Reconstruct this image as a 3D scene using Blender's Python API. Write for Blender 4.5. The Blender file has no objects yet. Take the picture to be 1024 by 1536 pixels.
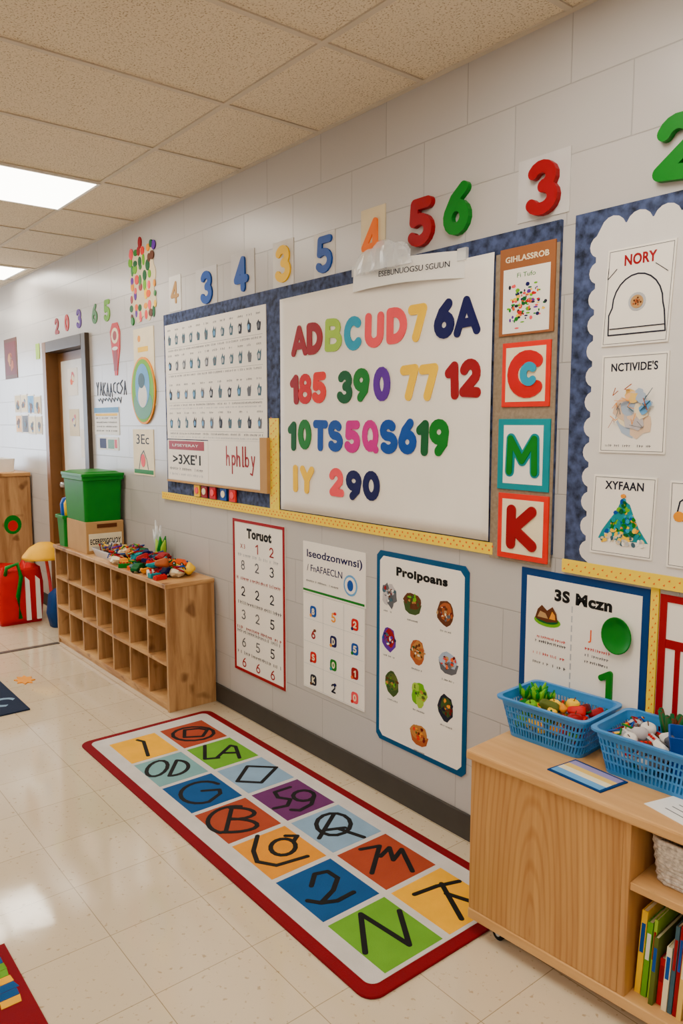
import bpy, math, random
from mathutils import Vector, Matrix
random.seed(7)
SC=bpy.context.scene
COL=SC.collection
YW=2.0; H=2.68
# ---------------------------------------------------------------- materials
def lin(c):
    out=[]
    for v in c[:3]:
        v=v/255.0
        out.append(v/12.92 if v<=.04045 else ((v+.055)/1.055)**2.4)
    return tuple(out)+(1,)
MATS={}
def pm(name,rgb,rough=.55,var=.06,scale=12,bump=0.0,bscale=None,metal=0,stretch=None,coat=0,alpha=None,trans=0,spec=.18):
    if name in MATS: return MATS[name]
    m=bpy.data.materials.new(name); m.use_nodes=True; nt=m.node_tree; N=nt.nodes; L=nt.links
    b=N['Principled BSDF']; b.inputs['Roughness'].default_value=rough; b.inputs['Metallic'].default_value=metal
    b.inputs['Coat Weight'].default_value=coat; b.inputs['Specular IOR Level'].default_value=spec
    if trans: b.inputs['Transmission Weight'].default_value=trans
    if alpha is not None: b.inputs['Alpha'].default_value=alpha
    tc=N.new('ShaderNodeTexCoord'); mp=N.new('ShaderNodeMapping'); L.new(tc.outputs['Object'],mp.inputs['Vector'])
    if stretch: mp.inputs['Scale'].default_value=stretch
    nz=N.new('ShaderNodeTexNoise'); nz.inputs['Scale'].default_value=scale; nz.inputs['Detail'].default_value=4
    L.new(mp.outputs[0],nz.inputs['Vector'])
    rp=N.new('ShaderNodeValToRGB'); c=lin(rgb)
    rp.color_ramp.elements[0].position=.3; rp.color_ramp.elements[1].position=.7
    rp.color_ramp.elements[0].color=tuple(max(0,x*(1-var)) for x in c[:3])+(1,)
    rp.color_ramp.elements[1].color=tuple(min(1,x*(1+var)) for x in c[:3])+(1,)
    L.new(nz.outputs['Fac'],rp.inputs['Fac']); L.new(rp.outputs['Color'],b.inputs['Base Color'])
    if bump:
        n2=N.new('ShaderNodeTexNoise'); n2.inputs['Scale'].default_value=bscale or scale*4; L.new(mp.outputs[0],n2.inputs['Vector'])
        bp=N.new('ShaderNodeBump'); bp.inputs['Strength'].default_value=bump; bp.inputs['Distance'].default_value=.004
        L.new(n2.outputs['Fac'],bp.inputs['Height']); L.new(bp.outputs[0],b.inputs['Normal'])
    MATS[name]=m; return m
def wallmat(name,rgb,axis='XZ'):
    m=bpy.data.materials.new(name); m.use_nodes=True; nt=m.node_tree; N=nt.nodes; L=nt.links
    b=N['Principled BSDF']; b.inputs['Roughness'].default_value=.3; b.inputs['Specular IOR Level'].default_value=.45
    g=N.new('ShaderNodeNewGeometry'); s=N.new('ShaderNodeSeparateXYZ'); L.new(g.outputs['Position'],s.inputs[0])
    c=N.new('ShaderNodeCombineXYZ'); L.new(s.outputs['X' if axis=='XZ' else 'Y'],c.inputs['X'])
    ad=N.new('ShaderNodeMath'); ad.inputs[1].default_value=-.08; L.new(s.outputs['Z'],ad.inputs[0]); L.new(ad.outputs[0],c.inputs['Y'])
    ax=N.new('ShaderNodeVectorMath'); ax.inputs[1].default_value=(20.02,4.0,0); L.new(c.outputs[0],ax.inputs[0])
    br=N.new('ShaderNodeTexBrick'); br.offset=.5; L.new(ax.outputs[0],br.inputs['Vector'])
    br.inputs['Scale'].default_value=1; br.inputs['Brick Width'].default_value=.4; br.inputs['Row Height'].default_value=.2
    br.inputs['Mortar Size'].default_value=.0026; br.inputs['Mortar Smooth'].default_value=.6; br.inputs['Bias'].default_value=0
    k=lin(rgb); br.inputs['Color1'].default_value=k; br.inputs['Color2'].default_value=tuple(x*.94 for x in k[:3])+(1,)
    br.inputs['Mortar'].default_value=tuple(x*.72 for x in k[:3])+(1,)
    L.new(br.outputs['Color'],b.inputs['Base Color'])
    bp=N.new('ShaderNodeBump'); bp.invert=True; bp.inputs['Strength'].default_value=.5; bp.inputs['Distance'].default_value=.003
    L.new(br.outputs['Fac'],bp.inputs['Height'])
    nz=N.new('ShaderNodeTexNoise'); nz.inputs['Scale'].default_value=55; L.new(g.outputs['Position'],nz.inputs['Vector'])
    b2=N.new('ShaderNodeBump'); b2.inputs['Strength'].default_value=.1; b2.inputs['Distance'].default_value=.003
    L.new(nz.outputs['Fac'],b2.inputs['Height']); L.new(bp.outputs[0],b2.inputs['Normal']); L.new(b2.outputs[0],b.inputs['Normal'])
    return m
def floormat():
    m=bpy.data.materials.new('vinyl_tile'); m.use_nodes=True; nt=m.node_tree; N=nt.nodes; L=nt.links
    b=N['Principled BSDF']; b.inputs['Specular IOR Level'].default_value=1.0
    g=N.new('ShaderNodeNewGeometry')
    ax=N.new('ShaderNodeVectorMath'); ax.inputs[1].default_value=(30.26,30-.185,0); L.new(g.outputs['Position'],ax.inputs[0])
    br=N.new('ShaderNodeTexBrick'); br.offset=0; L.new(ax.outputs[0],br.inputs['Vector'])
    br.inputs['Scale'].default_value=1; br.inputs['Brick Width'].default_value=.3; br.inputs['Row Height'].default_value=.3
    br.inputs['Mortar Size'].default_value=.0014; br.inputs['Bias'].default_value=0; br.inputs['Mortar Smooth'].default_value=.3
    br.inputs['Color1'].default_value=lin((214,197,168)); br.inputs['Color2'].default_value=lin((206,188,159)); br.inputs['Mortar'].default_value=lin((152,134,106))
    nz=N.new('ShaderNodeTexNoise'); nz.inputs['Scale'].default_value=55; nz.inputs['Detail'].default_value=3; L.new(g.outputs['Position'],nz.inputs['Vector'])
    rp=N.new('ShaderNodeValToRGB'); rp.color_ramp.elements[0].position=.29; rp.color_ramp.elements[0].color=(.6,.5,.4,1)
    rp.color_ramp.elements[1].position=.37; rp.color_ramp.elements[1].color=(1,1,1,1); L.new(nz.outputs['Fac'],rp.inputs['Fac'])
    mx=N.new('ShaderNodeMix'); mx.data_type='RGBA'; mx.blend_type='MULTIPLY'; mx.inputs['Factor'].default_value=.8
    L.new(br.outputs['Color'],mx.inputs[6]); L.new(rp.outputs['Color'],mx.inputs[7]); L.new(mx.outputs[2],b.inputs['Base Color'])
    n2=N.new('ShaderNodeTexNoise'); n2.inputs['Scale'].default_value=3; L.new(g.outputs['Position'],n2.inputs['Vector'])
    mr=N.new('ShaderNodeMapRange'); mr.inputs['To Min'].default_value=.04; mr.inputs['To Max'].default_value=.11; L.new(n2.outputs['Fac'],mr.inputs['Value']); L.new(mr.outputs[0],b.inputs['Roughness'])
    n3=N.new('ShaderNodeTexNoise'); n3.inputs['Scale'].default_value=6; L.new(g.outputs['Position'],n3.inputs['Vector'])
    bp=N.new('ShaderNodeBump'); bp.inputs['Strength'].default_value=.05; bp.inputs['Distance'].default_value=.01; L.new(n3.outputs['Fac'],bp.inputs['Height']); L.new(bp.outputs[0],b.inputs['Normal'])
    return m
def ceilmat():
    m=bpy.data.materials.new('ceiling_tile'); m.use_nodes=True; nt=m.node_tree; N=nt.nodes; L=nt.links
    b=N['Principled BSDF']; b.inputs['Roughness'].default_value=.95; b.inputs['Specular IOR Level'].default_value=.1
    g=N.new('ShaderNodeNewGeometry')
    v=N.new('ShaderNodeTexNoise'); v.inputs['Scale'].default_value=160; v.inputs['Detail'].default_value=2; L.new(g.outputs['Position'],v.inputs['Vector'])
    rp=N.new('ShaderNodeValToRGB'); rp.color_ramp.elements[0].position=.33; rp.color_ramp.elements[0].color=lin((166,150,124))
    rp.color_ramp.elements[1].position=.46; rp.color_ramp.elements[1].color=lin((222,209,185)); L.new(v.outputs['Fac'],rp.inputs['Fac'])
    L.new(rp.outputs['Color'],b.inputs['Base Color'])
    bp=N.new('ShaderNodeBump'); bp.inputs['Strength'].default_value=.35; bp.inputs['Distance'].default_value=.003; L.new(v.outputs['Fac'],bp.inputs['Height']); L.new(bp.outputs[0],b.inputs['Normal'])
    return m
def woodmat(name,c1,c2,vec,scale=3.0,rough=.45,knots=False,wave=False):
    m=bpy.data.materials.new(name); m.use_nodes=True; nt=m.node_tree; N=nt.nodes; L=nt.links
    b=N['Principled BSDF']; b.inputs['Roughness'].default_value=rough; b.inputs['Specular IOR Level'].default_value=.35
    g=N.new('ShaderNodeNewGeometry'); mp=N.new('ShaderNodeMapping'); mp.inputs['Scale'].default_value=vec; L.new(g.outputs['Position'],mp.inputs['Vector'])
    nz=N.new('ShaderNodeTexNoise'); nz.inputs['Scale'].default_value=scale; nz.inputs['Detail'].default_value=6; nz.inputs['Roughness'].default_value=.6; nz.inputs['Distortion'].default_value=.6
    L.new(mp.outputs[0],nz.inputs['Vector'])
    rp=N.new('ShaderNodeValToRGB'); rp.color_ramp.elements[0].position=.32; rp.color_ramp.elements[0].color=lin(c1); rp.color_ramp.elements[1].position=.66; rp.color_ramp.elements[1].color=lin(c2)
    L.new(nz.outputs['Fac'],rp.inputs['Fac']); out=rp.outputs['Color']
    if wave:
        mp2=N.new('ShaderNodeMapping'); mp2.inputs['Scale'].default_value=(5.5,5.5,.9); mp2.inputs['Location'].default_value=(6.6,-8,-.1); L.new(g.outputs['Position'],mp2.inputs['Vector'])
        wv=N.new('ShaderNodeTexWave'); wv.wave_type='RINGS'; wv.rings_direction='Y'; wv.inputs['Scale'].default_value=3.6; wv.inputs['Distortion'].default_value=2.6; wv.inputs['Detail'].default_value=2; L.new(mp2.outputs[0],wv.inputs['Vector'])
        r3=N.new('ShaderNodeValToRGB'); r3.color_ramp.elements[0].position=.0; r3.color_ramp.elements[0].color=(.76,.66,.52,1); r3.color_ramp.elements[1].position=.5; r3.color_ramp.elements[1].color=(1,1,1,1); L.new(wv.outputs['Fac'],r3.inputs['Fac'])
        m3=N.new('ShaderNodeMix'); m3.data_type='RGBA'; m3.blend_type='MULTIPLY'; m3.inputs['Factor'].default_value=.65
        L.new(out,m3.inputs[6]); L.new(r3.outputs['Color'],m3.inputs[7]); out=m3.outputs[2]
    if knots:
        vo=N.new('ShaderNodeTexNoise'); vo.inputs['Scale'].default_value=9; vo.inputs['Detail'].default_value=1; L.new(g.outputs['Position'],vo.inputs['Vector'])
        r2=N.new('ShaderNodeValToRGB'); r2.color_ramp.elements[0].position=.28; r2.color_ramp.elements[0].color=(.34,.23,.14,1); r2.color_ramp.elements[1].position=.37; r2.color_ramp.elements[1].color=(1,1,1,1)
        L.new(vo.outputs['Fac'],r2.inputs['Fac'])
        mx=N.new('ShaderNodeMix'); mx.data_type='RGBA'; mx.blend_type='MULTIPLY'; mx.inputs['Factor'].default_value=.8
        L.new(out,mx.inputs[6]); L.new(r2.outputs['Color'],mx.inputs[7]); out=mx.outputs[2]
    L.new(out,b.inputs['Base Color']); return m
def emit(name,rgb,s):
    m=bpy.data.materials.new(name); m.use_nodes=True; b=m.node_tree.nodes['Principled BSDF']
    b.inputs['Base Color'].default_value=(.9,.9,.9,1); b.inputs['Emission Color'].default_value=lin(rgb); b.inputs['Emission Strength'].default_value=s
    return m
M_WALL=wallmat('painted_block',(192,188,186)); M_WALL2=wallmat('painted_block_side',(192,188,186),'YZ')
M_FLOOR=floormat(); M_CEIL=ceilmat()
M_PLY=woodmat('plywood',(156,106,56),(208,162,104),(2,2,14),2.2,.5,True)
M_PLYV=woodmat('plywood_upright',(146,102,58),(198,154,102),(12,12,1.2),1.6,.5,True)
M_OAK=woodmat('oak_laminate',(178,126,70),(204,154,92),(18,10,1.0),1.5,.35,wave=True)
M_OAKH=woodmat('oak_laminate_top',(198,148,88),(218,170,110),(1.0,14,14),1.5,.3)
M_EMIT=emit('lamp_diffuser',(255,245,228),14.0)
C={}
def c(key,rgb,**k): C[key]=pm('paint_'+key,rgb,**k)
c('white',(242,240,236),rough=.5,var=.02); c('paper',(246,240,231),rough=.6,var=.03,scale=4,bump=.15,bscale=9); c('greypaper',(220,216,213),rough=.6,var=.03)
c('crimson',(150,0,16),rough=.45); c('red',(200,0,4),rough=.45); c('redorange',(224,30,6),rough=.45); c('orange',(234,88,0)); c('rust',(154,60,32),rough=.8,bump=.3,bscale=300); c('amber',(236,148,0)); c('rugamber',(216,138,20),rough=.8,bump=.3,bscale=300)
c('yellow',(255,200,0)); c('umbrella',(250,184,0)); c('lemon',(250,218,50),var=.1,scale=60); c('lime',(104,174,8)); c('palelime',(160,200,56)); c('green',(0,118,24),rough=.4); c('dkgreen',(0,88,40)); c('teal',(0,136,148)); c('cyan',(24,152,188))
c('blue',(0,70,160),rough=.45); c('navy',(10,12,80)); c('frameblue',(0,74,120)); c('frameblue2',(0,54,116)); c('sky',(96,160,216)); c('basket',(48,132,204),rough=.35,spec=.5); c('purple',(88,26,150)); c('magenta',(202,12,138)); c('pink',(242,74,84))
c('black',(12,12,14),rough=.6); c('grey',(92,94,102)); c('ltgrey',(180,182,188)); c('ink',(24,28,46)); c('slate',(62,94,110)); c('tan',(184,142,90),rough=.7); c('cork',(146,130,110),rough=.85,var=.15,scale=80,bump=.3)
c('headbrown',(150,92,52)); c('orangebrown',(170,86,36)); c('brown',(94,48,20)); c('rubber',(66,62,58),rough=.5); c('metal',(90,82,76),rough=.4,metal=.2); c('silver',(190,192,196),rough=.3,metal=.8); c('cream',(240,226,190)); c('olive',(88,100,36)); c('moss',(56,80,32)); c('caramel',(184,122,56)); c('darkred',(104,16,14))
c('rugwhite',(202,197,193),rough=.9,bump=.4,bscale=400); c('rugred',(120,0,16),rough=.9,bump=.4,bscale=400); c('rugyellow',(238,172,0),rough=.9,bump=.4,bscale=400); c('rugteal',(114,160,162),rough=.9,bump=.4,bscale=400)
c('rugblue',(18,74,130),rough=.9,bump=.4,bscale=400); c('rugsky',(128,160,188),rough=.9,bump=.4,bscale=400); c('rugpurple',(98,42,96),rough=.9,bump=.4,bscale=400); c('ruggreen',(98,156,36),rough=.9,bump=.4,bscale=400); c('rugnavy',(28,38,60),rough=.95,bump=.4,bscale=400)
c('boardblue',(58,69,102),rough=.7,var=.75,scale=38); c('plastic',(240,244,248),rough=.08,alpha=.42,spec=.6)
c('yellowborder',(252,214,30),rough=.6,var=.02); c('doorwhite',(216,211,202),rough=.35); c('doorbrown',(126,86,50),rough=.4); c('frame',(74,63,54),rough=.4)
c('tgrid',(200,189,172),rough=.6)
# ---------------------------------------------------------------- mesh builder
_tc={}
def textdata(s,bold):
    k=(s,bold)
    if k in _tc: return _tc[k]
    cu=bpy.data.curves.new('t','FONT'); cu.body=s; cu.size=1; cu.offset=bold; cu.extrude=.5; cu.resolution_u=4; cu.space_character=1+bold*2.2
    o=bpy.data.objects.new('t',cu); COL.objects.link(o); bpy.context.view_layer.update()
    me=bpy.data.meshes.new_from_object(o.evaluated_get(bpy.context.evaluated_depsgraph_get()))
    V=[tuple(v.co) for v in me.vertices]; F=[tuple(p.vertices) for p in me.polygons]
    bpy.data.objects.remove(o); bpy.data.curves.remove(cu); bpy.data.meshes.remove(me)
    x0=min(v[0] for v in V);x1=max(v[0] for v in V);y0=min(v[1] for v in V);y1=max(v[1] for v in V)
    V=[(v[0]-(x0+x1)/2,v[1]-(y0+y1)/2,v[2]) for v in V]
    _tc[k]=(V,F,x1-x0,y1-y0); return _tc[k]
def onwall(d=0.0): return lambda a,b,h:(a,YW-d-h,b)
IDT=lambda a,b,h:(a,b,h)
def arcp(cx,cy,rx,ry,a0=0,a1=360,k=14): return [(cx+rx*math.cos(math.radians(a0+(a1-a0)*i/k)),cy+ry*math.sin(math.radians(a0+(a1-a0)*i/k))) for i in range(k+1)]
GLY={'A':[[(.12,.13),(.36,.86),(.60,.13)],[(.22,.34),(.5,.34)]],
'B':[[(.15,.13),(.15,.87)],[(.15,.87)]+arcp(.36,.70,.18,.17,90,-90,8)+[(.15,.53)],[(.15,.53)]+arcp(.38,.33,.22,.20,90,-90,8)+[(.15,.13)]],
'C':[arcp(.42,.5,.29,.37,48,312,16)],'D':[[(.15,.13),(.15,.87)]+arcp(.3,.5,.31,.37,90,-90,12)+[(.15,.13)]],
'U':[[(.13,.87)]+arcp(.36,.37,.23,.24,180,360,10)+[(.59,.87)]],'7':[[(.1,.86),(.58,.86),(.28,.12)]],
'6':[arcp(.37,.35,.23,.22,0,360,16),[(.50,.88),(.28,.68),(.15,.42)]],'8':[arcp(.36,.68,.18,.18,0,360,14),arcp(.36,.32,.22,.20,0,360,14)],
'5':[[(.57,.87),(.2,.87),(.17,.53)]+arcp(.33,.35,.25,.22,110,-145,12)],'3':[arcp(.33,.69,.21,.18,150,-80,10)+arcp(.33,.32,.25,.20,80,-150,12)],
'9':[arcp(.36,.65,.23,.22,0,360,16),[(.59,.62),(.53,.33),(.32,.12)]],'0':[arcp(.36,.5,.23,.37,0,360,18)],'O':[arcp(.38,.5,.26,.36,0,360,18)],
'1':[[(.10,.70),(.3,.86),(.3,.12)]],'2':[arcp(.34,.64,.22,.23,160,-30,10)+[(.14,.15),(.6,.14)]],
'T':[[(.08,.87),(.64,.87)],[(.36,.87),(.36,.12)]],'S':[arcp(.36,.69,.20,.18,35,270,10)+arcp(.36,.32,.23,.19,90,-145,12)],
'Q':[arcp(.38,.52,.25,.35,0,360,18),[(.42,.30),(.62,.12)]],'I':[[(.3,.87),(.3,.12)]],'Y':[[(.1,.87),(.36,.48),(.62,.87)],[(.36,.48),(.36,.12)]],
'M':[[(.12,.12),(.14,.87),(.42,.38),(.70,.87),(.72,.12)]],'K':[[(.15,.12),(.15,.87)],[(.60,.87),(.2,.46),(.62,.12)]],
'4':[[(.45,.12),(.45,.87),(.1,.36),(.62,.36)]],'N':[[(.13,.12),(.13,.87),(.57,.12),(.57,.87)]]}
class MB:
    def __init__(s,T=IDT): s.v=[];s.f=[];s.m=[];s.mats=[];s.T=T;s.sm=[]; s.eps=0
    def mi(s,m):
        if isinstance(m,str): m=C[m]
        if m not in s.mats: s.mats.append(m)
        return s.mats.index(m)
    def add(s,V,F,m,smooth=False):
        o=len(s.v); s.v+= [s.T(*p) for p in V]; i=s.mi(m)
        for f in F: s.f.append(tuple(o+k for k in f)); s.m.append(i); s.sm.append(smooth)
        return s
    def box(s,x0,x1,y0,y1,z0,z1,m):
        V=[(x0,y0,z0),(x1,y0,z0),(x1,y1,z0),(x0,y1,z0),(x0,y0,z1),(x1,y0,z1),(x1,y1,z1),(x0,y1,z1)]
        return s.add(V,[(0,3,2,1),(4,5,6,7),(0,1,5,4),(1,2,6,5),(2,3,7,6),(3,0,4,7)],m)
    def prism(s,P,h0,h1,m):
        n=len(P); V=[(p[0],p[1],h0) for p in P]+[(p[0],p[1],h1) for p in P]
        F=[tuple(range(n-1,-1,-1)),tuple(range(n,2*n))]+[(i,(i+1)%n,n+(i+1)%n,n+i) for i in range(n)]
        return s.add(V,F,m)
    def flat(s,P,h,m): return s.prism(P,h-.0004,h,m)
    def rect(s,x0,x1,z0,z1,h0,h1,m): return s.prism([(x0,z0),(x1,z0),(x1,z1),(x0,z1)],h0,h1,m)
    def frame(s,x0,x1,z0,z1,t,h0,h1,m):
        s.rect(x0,x1,z1-t,z1,h0,h1,m);s.rect(x0,x1,z0,z0+t,h0,h1,m);s.rect(x0,x0+t,z0+t,z1-t,h0,h1,m);s.rect(x1-t,x1,z0+t,z1-t,h0,h1,m);return s
    def ell(s,cx,cz,rx,rz,h0,h1,m,n=20,rot=0):
        P=[]
        for i in range(n):
            a=2*math.pi*i/n; x=rx*math.cos(a);y=rz*math.sin(a)
            P.append((cx+x*math.cos(rot)-y*math.sin(rot),cz+x*math.sin(rot)+y*math.cos(rot)))
        return s.prism(P,h0,h1,m)
    def stroke(s,pts,w,h0,h1,m,closed=False,cap=8,k0=0):
        """ribbon with mitred joints (one clean strip) and round ends"""
        q=[pts[0]]
        for p in pts[1:]:
            if math.hypot(p[0]-q[-1][0],p[1]-q[-1][1])>1e-5: q.append(p)
        if closed or math.hypot(q[0][0]-q[-1][0],q[0][1]-q[-1][1])<1e-5:
            closed=True
            if math.hypot(q[0][0]-q[-1][0],q[0][1]-q[-1][1])<1e-5: q=q[:-1]
        n=len(q); e=3e-5; hh=h1+k0*e; r=w/2
        nseg=n if closed else n-1
        dirs=[]
        for i in range(nseg):
            a,b=q[i],q[(i+1)%n]; L=math.hypot(b[0]-a[0],b[1]-a[1]); dirs.append(((b[0]-a[0])/L,(b[1]-a[1])/L))
        def nrm(i,side):
            dp=dirs[(i-1)%nseg] if (closed or i>0) else None
            dn=dirs[i%nseg] if (closed or i<n-1) else None
            if dp and dn:
                dot=dp[0]*dn[0]+dp[1]*dn[1]
                if dot>.55:
                    mx,my=-(dp[1]+dn[1]),(dp[0]+dn[0]); L=math.hypot(mx,my); k=r/((1+dot)/2)**.5
                    return (mx/L*k,my/L*k),False
                d=dp if side=='p' else dn
                return (-d[1]*r,d[0]*r),True
            d=dn or dp
            return (-d[1]*r,d[0]*r),True
        k=0
        for i in range(nseg):
            j=(i+1)%n
            (ax,ay),sa=nrm(i,'n'); (bx,by),sb=nrm(j,'p')
            if sa: k+=1
            H_=hh+e*k
            a,b=q[i],q[j]
            s.prism([(a[0]-ax,a[1]-ay),(b[0]-bx,b[1]-by),(b[0]+bx,b[1]+by),(a[0]+ax,a[1]+ay)],h0,H_,m)
            if sa: k+=1; s.ell(a[0],a[1],r,r,h0,hh+e*k,m,cap+4); k+=1
            if sb and not closed and j==n-1: k+=1; s.ell(b[0],b[1],r,r,h0,hh+e*k,m,cap+4)
        return k0+k+2
    def glyph(s,ch,cx,cz,hh,m,h0,h1,w=None,t=.25,rot=0):
        S=GLY[ch]; xs=[p[0] for q in S for p in q]; x0,x1=min(xs)-.125,max(xs)+.125
        tt=t*hh; cw=(x1-x0)
        W=w if w else cw*hh
        kx=(W-tt)/max(1e-6,(cw-.25)) if cw>.26 else 1
        cr,sr=math.cos(rot),math.sin(rot); k=0
        for q in S:
            P=[]
            for p in q:
                x=(p[0]-(x0+x1)/2)*kx; y=(p[1]-.5)*hh*(1-t)/.75
                P.append((cx+x*cr-y*sr,cz+x*sr+y*cr))
            k=s.stroke(P,tt,h0,h1,m,cap=14,k0=k)
        return s
    def text(s,t,cx,cz,hh,m,h0=0,h1=.001,w=None,bold=.0,rot=0):
        V,F,tw,th=textdata(t,bold); sc=hh/th; sx=sc if w is None else w/tw
        cr,sr=math.cos(rot),math.sin(rot)
        VV=[(cx+v[0]*sx*cr-v[1]*sc*sr,cz+v[0]*sx*sr+v[1]*sc*cr,h0+(v[2]+.5)*(h1-h0)) for v in V]
        return s.add(VV,F,m)
    def lathe(s,prof,cx,cy,m,n=24,sx=1,sy=1,smooth=True):
        V=[];F=[]
        for r,z in prof:
            for i in range(n):
                a=2*math.pi*i/n; V.append((cx+r*sx*math.cos(a),cy+r*sy*math.sin(a),z))
        for k in range(len(prof)-1):
            for i in range(n):
                j=(i+1)%n; F.append((k*n+i,k*n+j,(k+1)*n+j,(k+1)*n+i))
        F.append(tuple(range(n-1,-1,-1))); F.append(tuple((len(prof)-1)*n+i for i in range(n)))
        return s.add(V,F,m,smooth)
    def tube(s,pts,rads,m,n=10):
        V=[];F=[]; P=[Vector(p) for p in pts]
        if not hasattr(rads,'__len__'): rads=[rads]*len(P)
        for i,p in enumerate(P):
            d=(P[min(i+1,len(P)-1)]-P[max(i-1,0)]).normalized()
            u=d.cross(Vector((0,0,1))); 
            if u.length<.05: u=d.cross(Vector((0,1,0)))
            u.normalize(); w=d.cross(u)
            for k in range(n):
                a=2*math.pi*k/n; q=p+(u*math.cos(a)+w*math.sin(a))*rads[i]; V.append(tuple(q))
        for i in range(len(P)-1):
            for k in range(n):
                j=(k+1)%n; F.append((i*n+k,i*n+j,(i+1)*n+j,(i+1)*n+k))
        F.append(tuple(range(n-1,-1,-1))); F.append(tuple((len(P)-1)*n+k for k in range(n)))
        return s.add(V,F,m,True)
    def loft(s,rings,m,cap0=True,cap1=True,smooth=False):
        n=len(rings[0]); V=[p for r in rings for p in r]; F=[]
        for k in range(len(rings)-1):
            for i in range(n):
                j=(i+1)%n; F.append((k*n+i,k*n+j,(k+1)*n+j,(k+1)*n+i))
        if cap0: F.append(tuple(range(n-1,-1,-1)))
        if cap1: F.append(tuple((len(rings)-1)*n+i for i in range(n)))
        return s.add(V,F,m,smooth)
    def done(s,name,parent=None,label=None,cat=None,group=None,kind=None,bevel=0,origin=None):
        xs=[p[0] for p in s.v];ys=[p[1] for p in s.v];zs=[p[2] for p in s.v]
        o=Vector(origin) if origin else Vector(((min(xs)+max(xs))/2,(min(ys)+max(ys))/2,min(zs)))
        me=bpy.data.meshes.new(name); me.from_pydata([tuple(Vector(p)-o) for p in s.v],[],s.f)
        for m in s.mats: me.materials.append(m)
        for p,i,sm in zip(me.polygons,s.m,s.sm): p.material_index=i; p.use_smooth=sm
        me.update()
        ob=bpy.data.objects.new(name,me); COL.objects.link(ob)
        if parent is not None:
            ob.parent=parent; ob.location=o-WP[parent.name]; WP[ob.name]=o
        else: ob.location=o; WP[ob.name]=o
        if label: ob['label']=label
        if cat and parent is None: ob['category']=cat
        if group: ob['group']=group
        if kind: ob['kind']=kind
        if bevel:
            b=ob.modifiers.new('b','BEVEL'); b.width=bevel; b.segments=2; b.limit_method='ANGLE'; b.angle_limit=.7
        return ob
WP={}
def thing(name,loc,label,cat,group=None):
    e=bpy.data.objects.new(name,None); COL.objects.link(e); e.location=loc; e.empty_display_size=.05
    e['label']=label; e['category']=cat
    if group: e['group']=group
    WP[e.name]=Vector(loc); return e
def dup(root,loc,rot=(0,0,0),scale=1,label=None,mat=None,matpart=None):
    r=root.copy(); COL.objects.link(r); r.location=loc; r.rotation_euler=rot
    r.scale=(scale,)*3 if not hasattr(scale,'__len__') else scale
    if label: r['label']=label
    def setmat(o):
        o.data=o.data.copy(); o.data.materials[0]=C[mat] if isinstance(mat,str) else mat
    for ch in root.children:
        k=ch.copy(); COL.objects.link(k); k.parent=r
        if mat and ch.name.split('.')[0]==matpart: setmat(k)
    return r
def rring(cx,cy,w,d,r,z,n=5,rot=0):
    P=[]
    for (sx,sy,a0) in ((1,1,0),(-1,1,90),(-1,-1,180),(1,-1,270)):
        for i in range(n+1):
            a=math.radians(a0+90*i/n); x=sx*(w/2-r)+r*math.cos(a); y=sy*(d/2-r)+r*math.sin(a)
            P.append((cx+x*math.cos(rot)-y*math.sin(rot),cy+x*math.sin(rot)+y*math.cos(rot),z))
    return P
# ---------------------------------------------------------------- room shell
X0,X1,Y0=-9.6,2.2,-4.2
WY0,WY1=-.9,1.55
MB().box(X0,X1,Y0,YW,-.1,0,M_FLOOR).done('floor',kind='structure')
MB().box(X0,X1,Y0,YW,H,H+.1,M_CEIL).done('ceiling',kind='structure')
DX0,DX1,DZ=-6.08,-5.28,2.06
w=MB(); w.box(X0,DX0,YW,YW+.15,0,H,M_WALL); w.box(DX1,X1,YW,YW+.15,0,H,M_WALL); w.box(DX0,DX1,YW,YW+.15,DZ,H,M_WALL)
w.done('wall_right',kind='structure')
MB().box(X0,X1,Y0-.15,Y0,0,H,M_WALL).done('wall_left',kind='structure')
MB().box(X1,X1+.15,Y0,YW,0,H,M_WALL2).done('wall_back',kind='structure')
w=MB(); w.box(X0-.15,X0,Y0,WY0,0,H,M_WALL2); w.box(X0-.15,X0,WY1,YW,0,H,M_WALL2); w.box(X0-.15,X0,WY0,WY1,0,.9,M_WALL2); w.box(X0-.15,X0,WY0,WY1,2.3,H,M_WALL2)
w.done('wall_far',kind='structure')
w=MB()
for y in (WY0,(WY0+WY1)/2-.03,WY1-.06): w.box(X0-.1,X0-.04,y,y+.06,.9,2.3,'white')
w.box(X0-.1,X0-.04,WY0,WY1,.9,.96,'white'); w.box(X0-.1,X0-.04,WY0,WY1,2.24,2.3,'white')
w.done('window_1',kind='structure')
w=MB(); F=C['frame']
w.box(DX0-.05,DX0+.03,YW-.03,YW+.15,0,DZ+.05,'doorbrown'); w.box(DX1-.03,DX1+.05,YW-.03,YW+.15,0,DZ+.05,F); w.box(DX0+.03,DX1-.03,YW-.03,YW+.15,DZ-.03,DZ+.05,F)
w.done('trim_1',kind='structure',bevel=.004)
w=MB(); w.box(DX0+.035,DX1-.035,YW+.06,YW+.1,.01,DZ-.035,'doorbrown'); w.box(DX0+.12,DX1-.06,YW+.054,YW+.06,.95,DZ-.1,'doorwhite')
w.lathe([(.0,1.0),(.02,1.0),(.025,1.02),(.02,1.04),(0,1.04)],DX0+.08,YW+.045,'silver',12)
w.done('door_1',kind='structure')
w=MB(); w.box(X0,DX0-.05,YW-.012,YW,0,.1,'rubber'); w.box(DX1+.05,X1,YW-.012,YW,0,.1,'rubber'); w.done('baseboard_right',kind='structure',bevel=.004)
w=MB()
x=-2.02+.6*7
while x>X0: w.box(x-.011,x+.011,Y0,YW,H-.005,H,'tgrid'); x-=.6
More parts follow.
